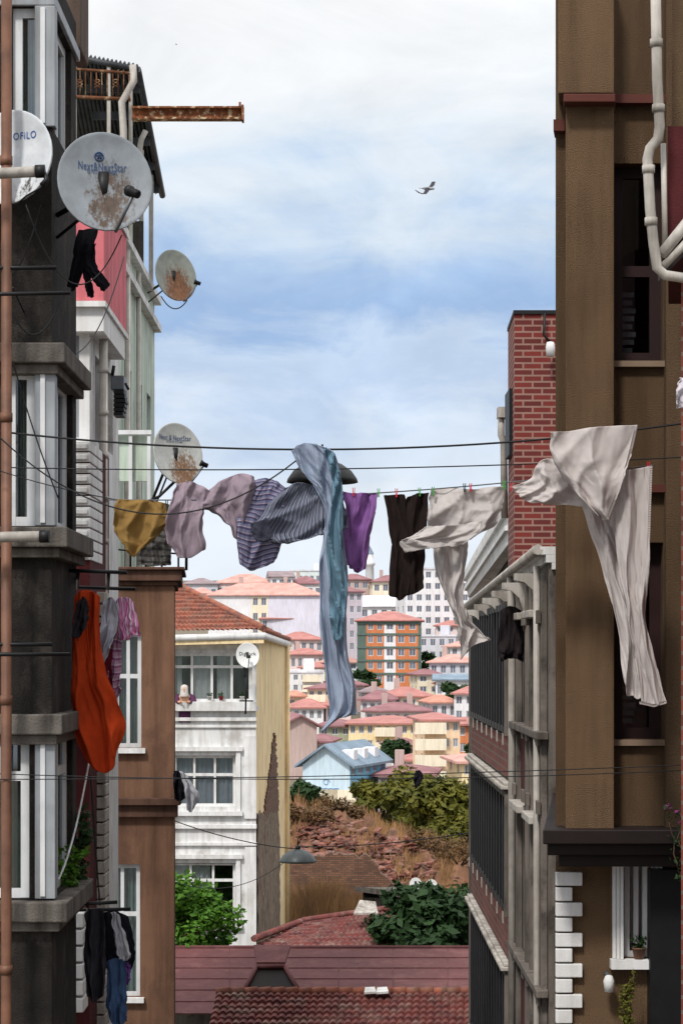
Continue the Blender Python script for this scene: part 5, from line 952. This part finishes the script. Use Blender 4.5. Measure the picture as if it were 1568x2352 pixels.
laundry('maroon_cloth','dark maroon cloth behind the white shirt on the rack','cloth',cloth('maroon_cloth',(110,34,50)),[([[(214,1440),(232,1430),(254,1440)],[(212,1500),(236,1505),(258,1500)],[(210,1560),(236,1565),(258,1555)],[(222,1590),(240,1590),(254,1570)]],dict(amp=.05,freq=2))],18.65)
laundry('dark_sock','small dark top pegged in front of the orange sheet','clothes',cloth('charcoal_cloth',(56,52,56)),[([[(180,1385),(192,1370),(204,1385)],[(170,1420),(188,1425),(202,1420)],[(166,1460),(180,1466),(194,1448)]],dict(amp=.03,freq=1))],18.15)
bk=cloth('black_cloth',(26,26,32),.3,.05)
laundry('black_leggings','black leggings hanging twisted under the large grey dish','leggings',bk,[([[(182,530),(205,525),(226,528)],[(172,570),(195,575),(215,570)],[(165,610),(182,615),(196,610)],[(156,655),(166,668),(178,660)]],dict(amp=.03,freq=1.5)),([[(196,560),(210,560),(222,560)],[(194,600),(205,604),(218,600)],[(204,630),(220,634),(236,632)],[(228,660),(240,668),(253,655)]],dict(amp=.03,freq=1.3,Y=17.6)),([[(186,580),(198,584),(208,580)],[(192,630),(202,634),(210,630)],[(203,680),(210,684),(217,680)]],dict(amp=.02,freq=1))],17.7)
laundry('charcoal_jumper','charcoal jumper on the lowest rack','jumper',cloth('charcoal_knit',(50,48,54),.2,.05),[([[(198,2095),(215,2086),(240,2090)],[(195,2150),(218,2155),(242,2150)],[(194,2220),(218,2225),(242,2220)],[(202,2290),(220,2300),(238,2285)]],dict(amp=.05,freq=2))],18.6)
laundry('black_jacket','black jacket with hanging sleeves on the lowest rack','jacket',bk,[([[(236,2098),(260,2090),(296,2104)],[(240,2150),(270,2155),(308,2160)],[(240,2200),(275,2205),(312,2195)],[(250,2240),(275,2245),(300,2230)]],dict(amp=.05,freq=2))],18.75)
laundry('white_sleeve_top','white top hanging in a narrow strip over the black jacket','top',cloth('white_cloth_grey',(170,170,176)),[([[(256,2096),(264,2094),(272,2100)],[(262,2140),(274,2140),(284,2142)],[(268,2180),(285,2185),(300,2188)],[(276,2200),(288,2208),(298,2200)]],dict(amp=.03,freq=1.5))],18.5)
laundry('blue_jeans','blue jeans at the bottom of the lowest rack','jeans',cloth('denim',(60,80,112),.2,.05),[([[(250,2205),(268,2200),(290,2210)],[(246,2260),(268,2264),(290,2260)],[(244,2310),(266,2312),(292,2310)],[(258,2348),(272,2356),(292,2345)]],dict(amp=.04,freq=2))],18.65)
laundry('violet_sock','violet garment peeking out beside the blue jeans','clothes',cloth('violet',(120,80,150)),[([[(284,2212),(292,2210),(300,2216)],[(284,2235),(292,2238),(300,2232)],[(288,2255),(294,2262),(299,2250)]],dict(amp=.02,freq=1))],18.7)
laundry('white_towel','white towel flapping at the terracotta wall','towel',cloth('white_towel_cloth',(222,222,226)),[([[(412,1772),(422,1775),(432,1782)],[(424,1805),(434,1805),(444,1806)],[(428,1832),(442,1832),(458,1828)],[(430,1860),(440,1866),(448,1850)]],dict(amp=.08,freq=1.5))],29.6)
laundry('black_cloth','black cloth flapping just left of the white towel','cloth',bk,[([[(398,1772),(408,1770),(418,1776)],[(400,1800),(412,1802),(424,1806)],[(402,1835),(414,1840),(430,1830)]],dict(amp=.06,freq=1.5))],29.75)
laundry('dark_blanket','dark grey blanket hung over the terrace railing','blanket',cloth('grey_blanket',(84,82,80),.3,.05,((56,54,52),7,1,.4,None)),[([[(325,1205),(355,1200),(395,1212)],[(318,1250),(355,1250),(395,1255)],[(316,1296),(355,1300),(392,1298)]],dict(amp=.08,freq=3))],30.2)
laundry('white_cloth','white cloth corner hanging at the right edge','cloth',cloth('white_cloth_edge',(204,198,204)),[([[(1560,868),(1575,866),(1592,868)],[(1552,900),(1570,905),(1592,900)],[(1550,930),(1562,938),(1592,925)]],dict(amp=.03,freq=1.5))],14.2)
laundry('hanging_rag','small black rag caught on the low wire','rag',bk,[([[(954,1772),(960,1769),(968,1773)],[(950,1788),(959,1792),(970,1787)],[(952,1806),(956,1810),(963,1800)]],dict(amp=.02,freq=1.5))],16.9)
laundry('dark_drape','dark drape hanging from the cornice beside the louvred bay','cloth',cloth('dark_drape_cloth',(40,34,36),.2,.05),[([[(1150,1400),(1172,1392),(1196,1402)],[(1146,1440),(1172,1450),(1200,1446)],[(1142,1490),(1172,1500),(1205,1490)],[(1150,1520),(1174,1512),(1202,1520)]],dict(amp=.05,freq=2))],24.6)
vine('leafy balcony plant beside the lower bay window',190,2030,18.9,12,.9,.035,leafD)
vine('bright green creeping plant on the ledge below the balcony plant',165,2075,18.3,10,.6,.03,leafG)
# ------------------------------------------------------------------ birds
def bird(label,px,py,Y,s,hd):
    c=P(px,py,Y); r=root('bird',label,'bird',c); D=V((math.cos(hd),math.sin(hd),-.15)).normalized(); Sd=V((-D.y,D.x,0)).normalized()
    g=MB(); g.tube([c-D*.3*s,c-D*.18*s,c,c+D*.14*s,c+D*.2*s,c+D*.26*s,c+D*.31*s],[.02*s,.06*s,.085*s,.06*s,.05*s,.045*s,.005*s],10); g.quad(c-D*.2*s,c-D*.42*s+Sd*.1*s,c-D*.45*s,c-D*.42*s-Sd*.1*s); g.build('body',M('gull_white',(150,150,156)),r)
    for sg,up in((1,.34),(-1,-.3)):
        g=MB(); rows=[]
        for t_,lift,sw,ch in ((0,.03,.0,.13),(.25,up*.5,.06,.14),(.5,up,.03,.12),(.78,up*.9,-.1,.08),(1,up*.6,-.24,.015)):
            b=c+Sd*sg*(.06+.6*t_)*s+UP*lift*s+D*(sw+.03)*s; rows.append([b+D*ch*.5*s,b+UP*.015*s,b-D*ch*s])
        g.grid(rows); g.build('wing',M('gull_grey',(52,52,58)),r)
bird('grey and white gull flying in the blue band of sky',983,433,120,1.35,R(-35))
bird('tiny distant bird near the top left of the sky',405,102,330,.5,R(10))
print('objects',len(bpy.data.objects))
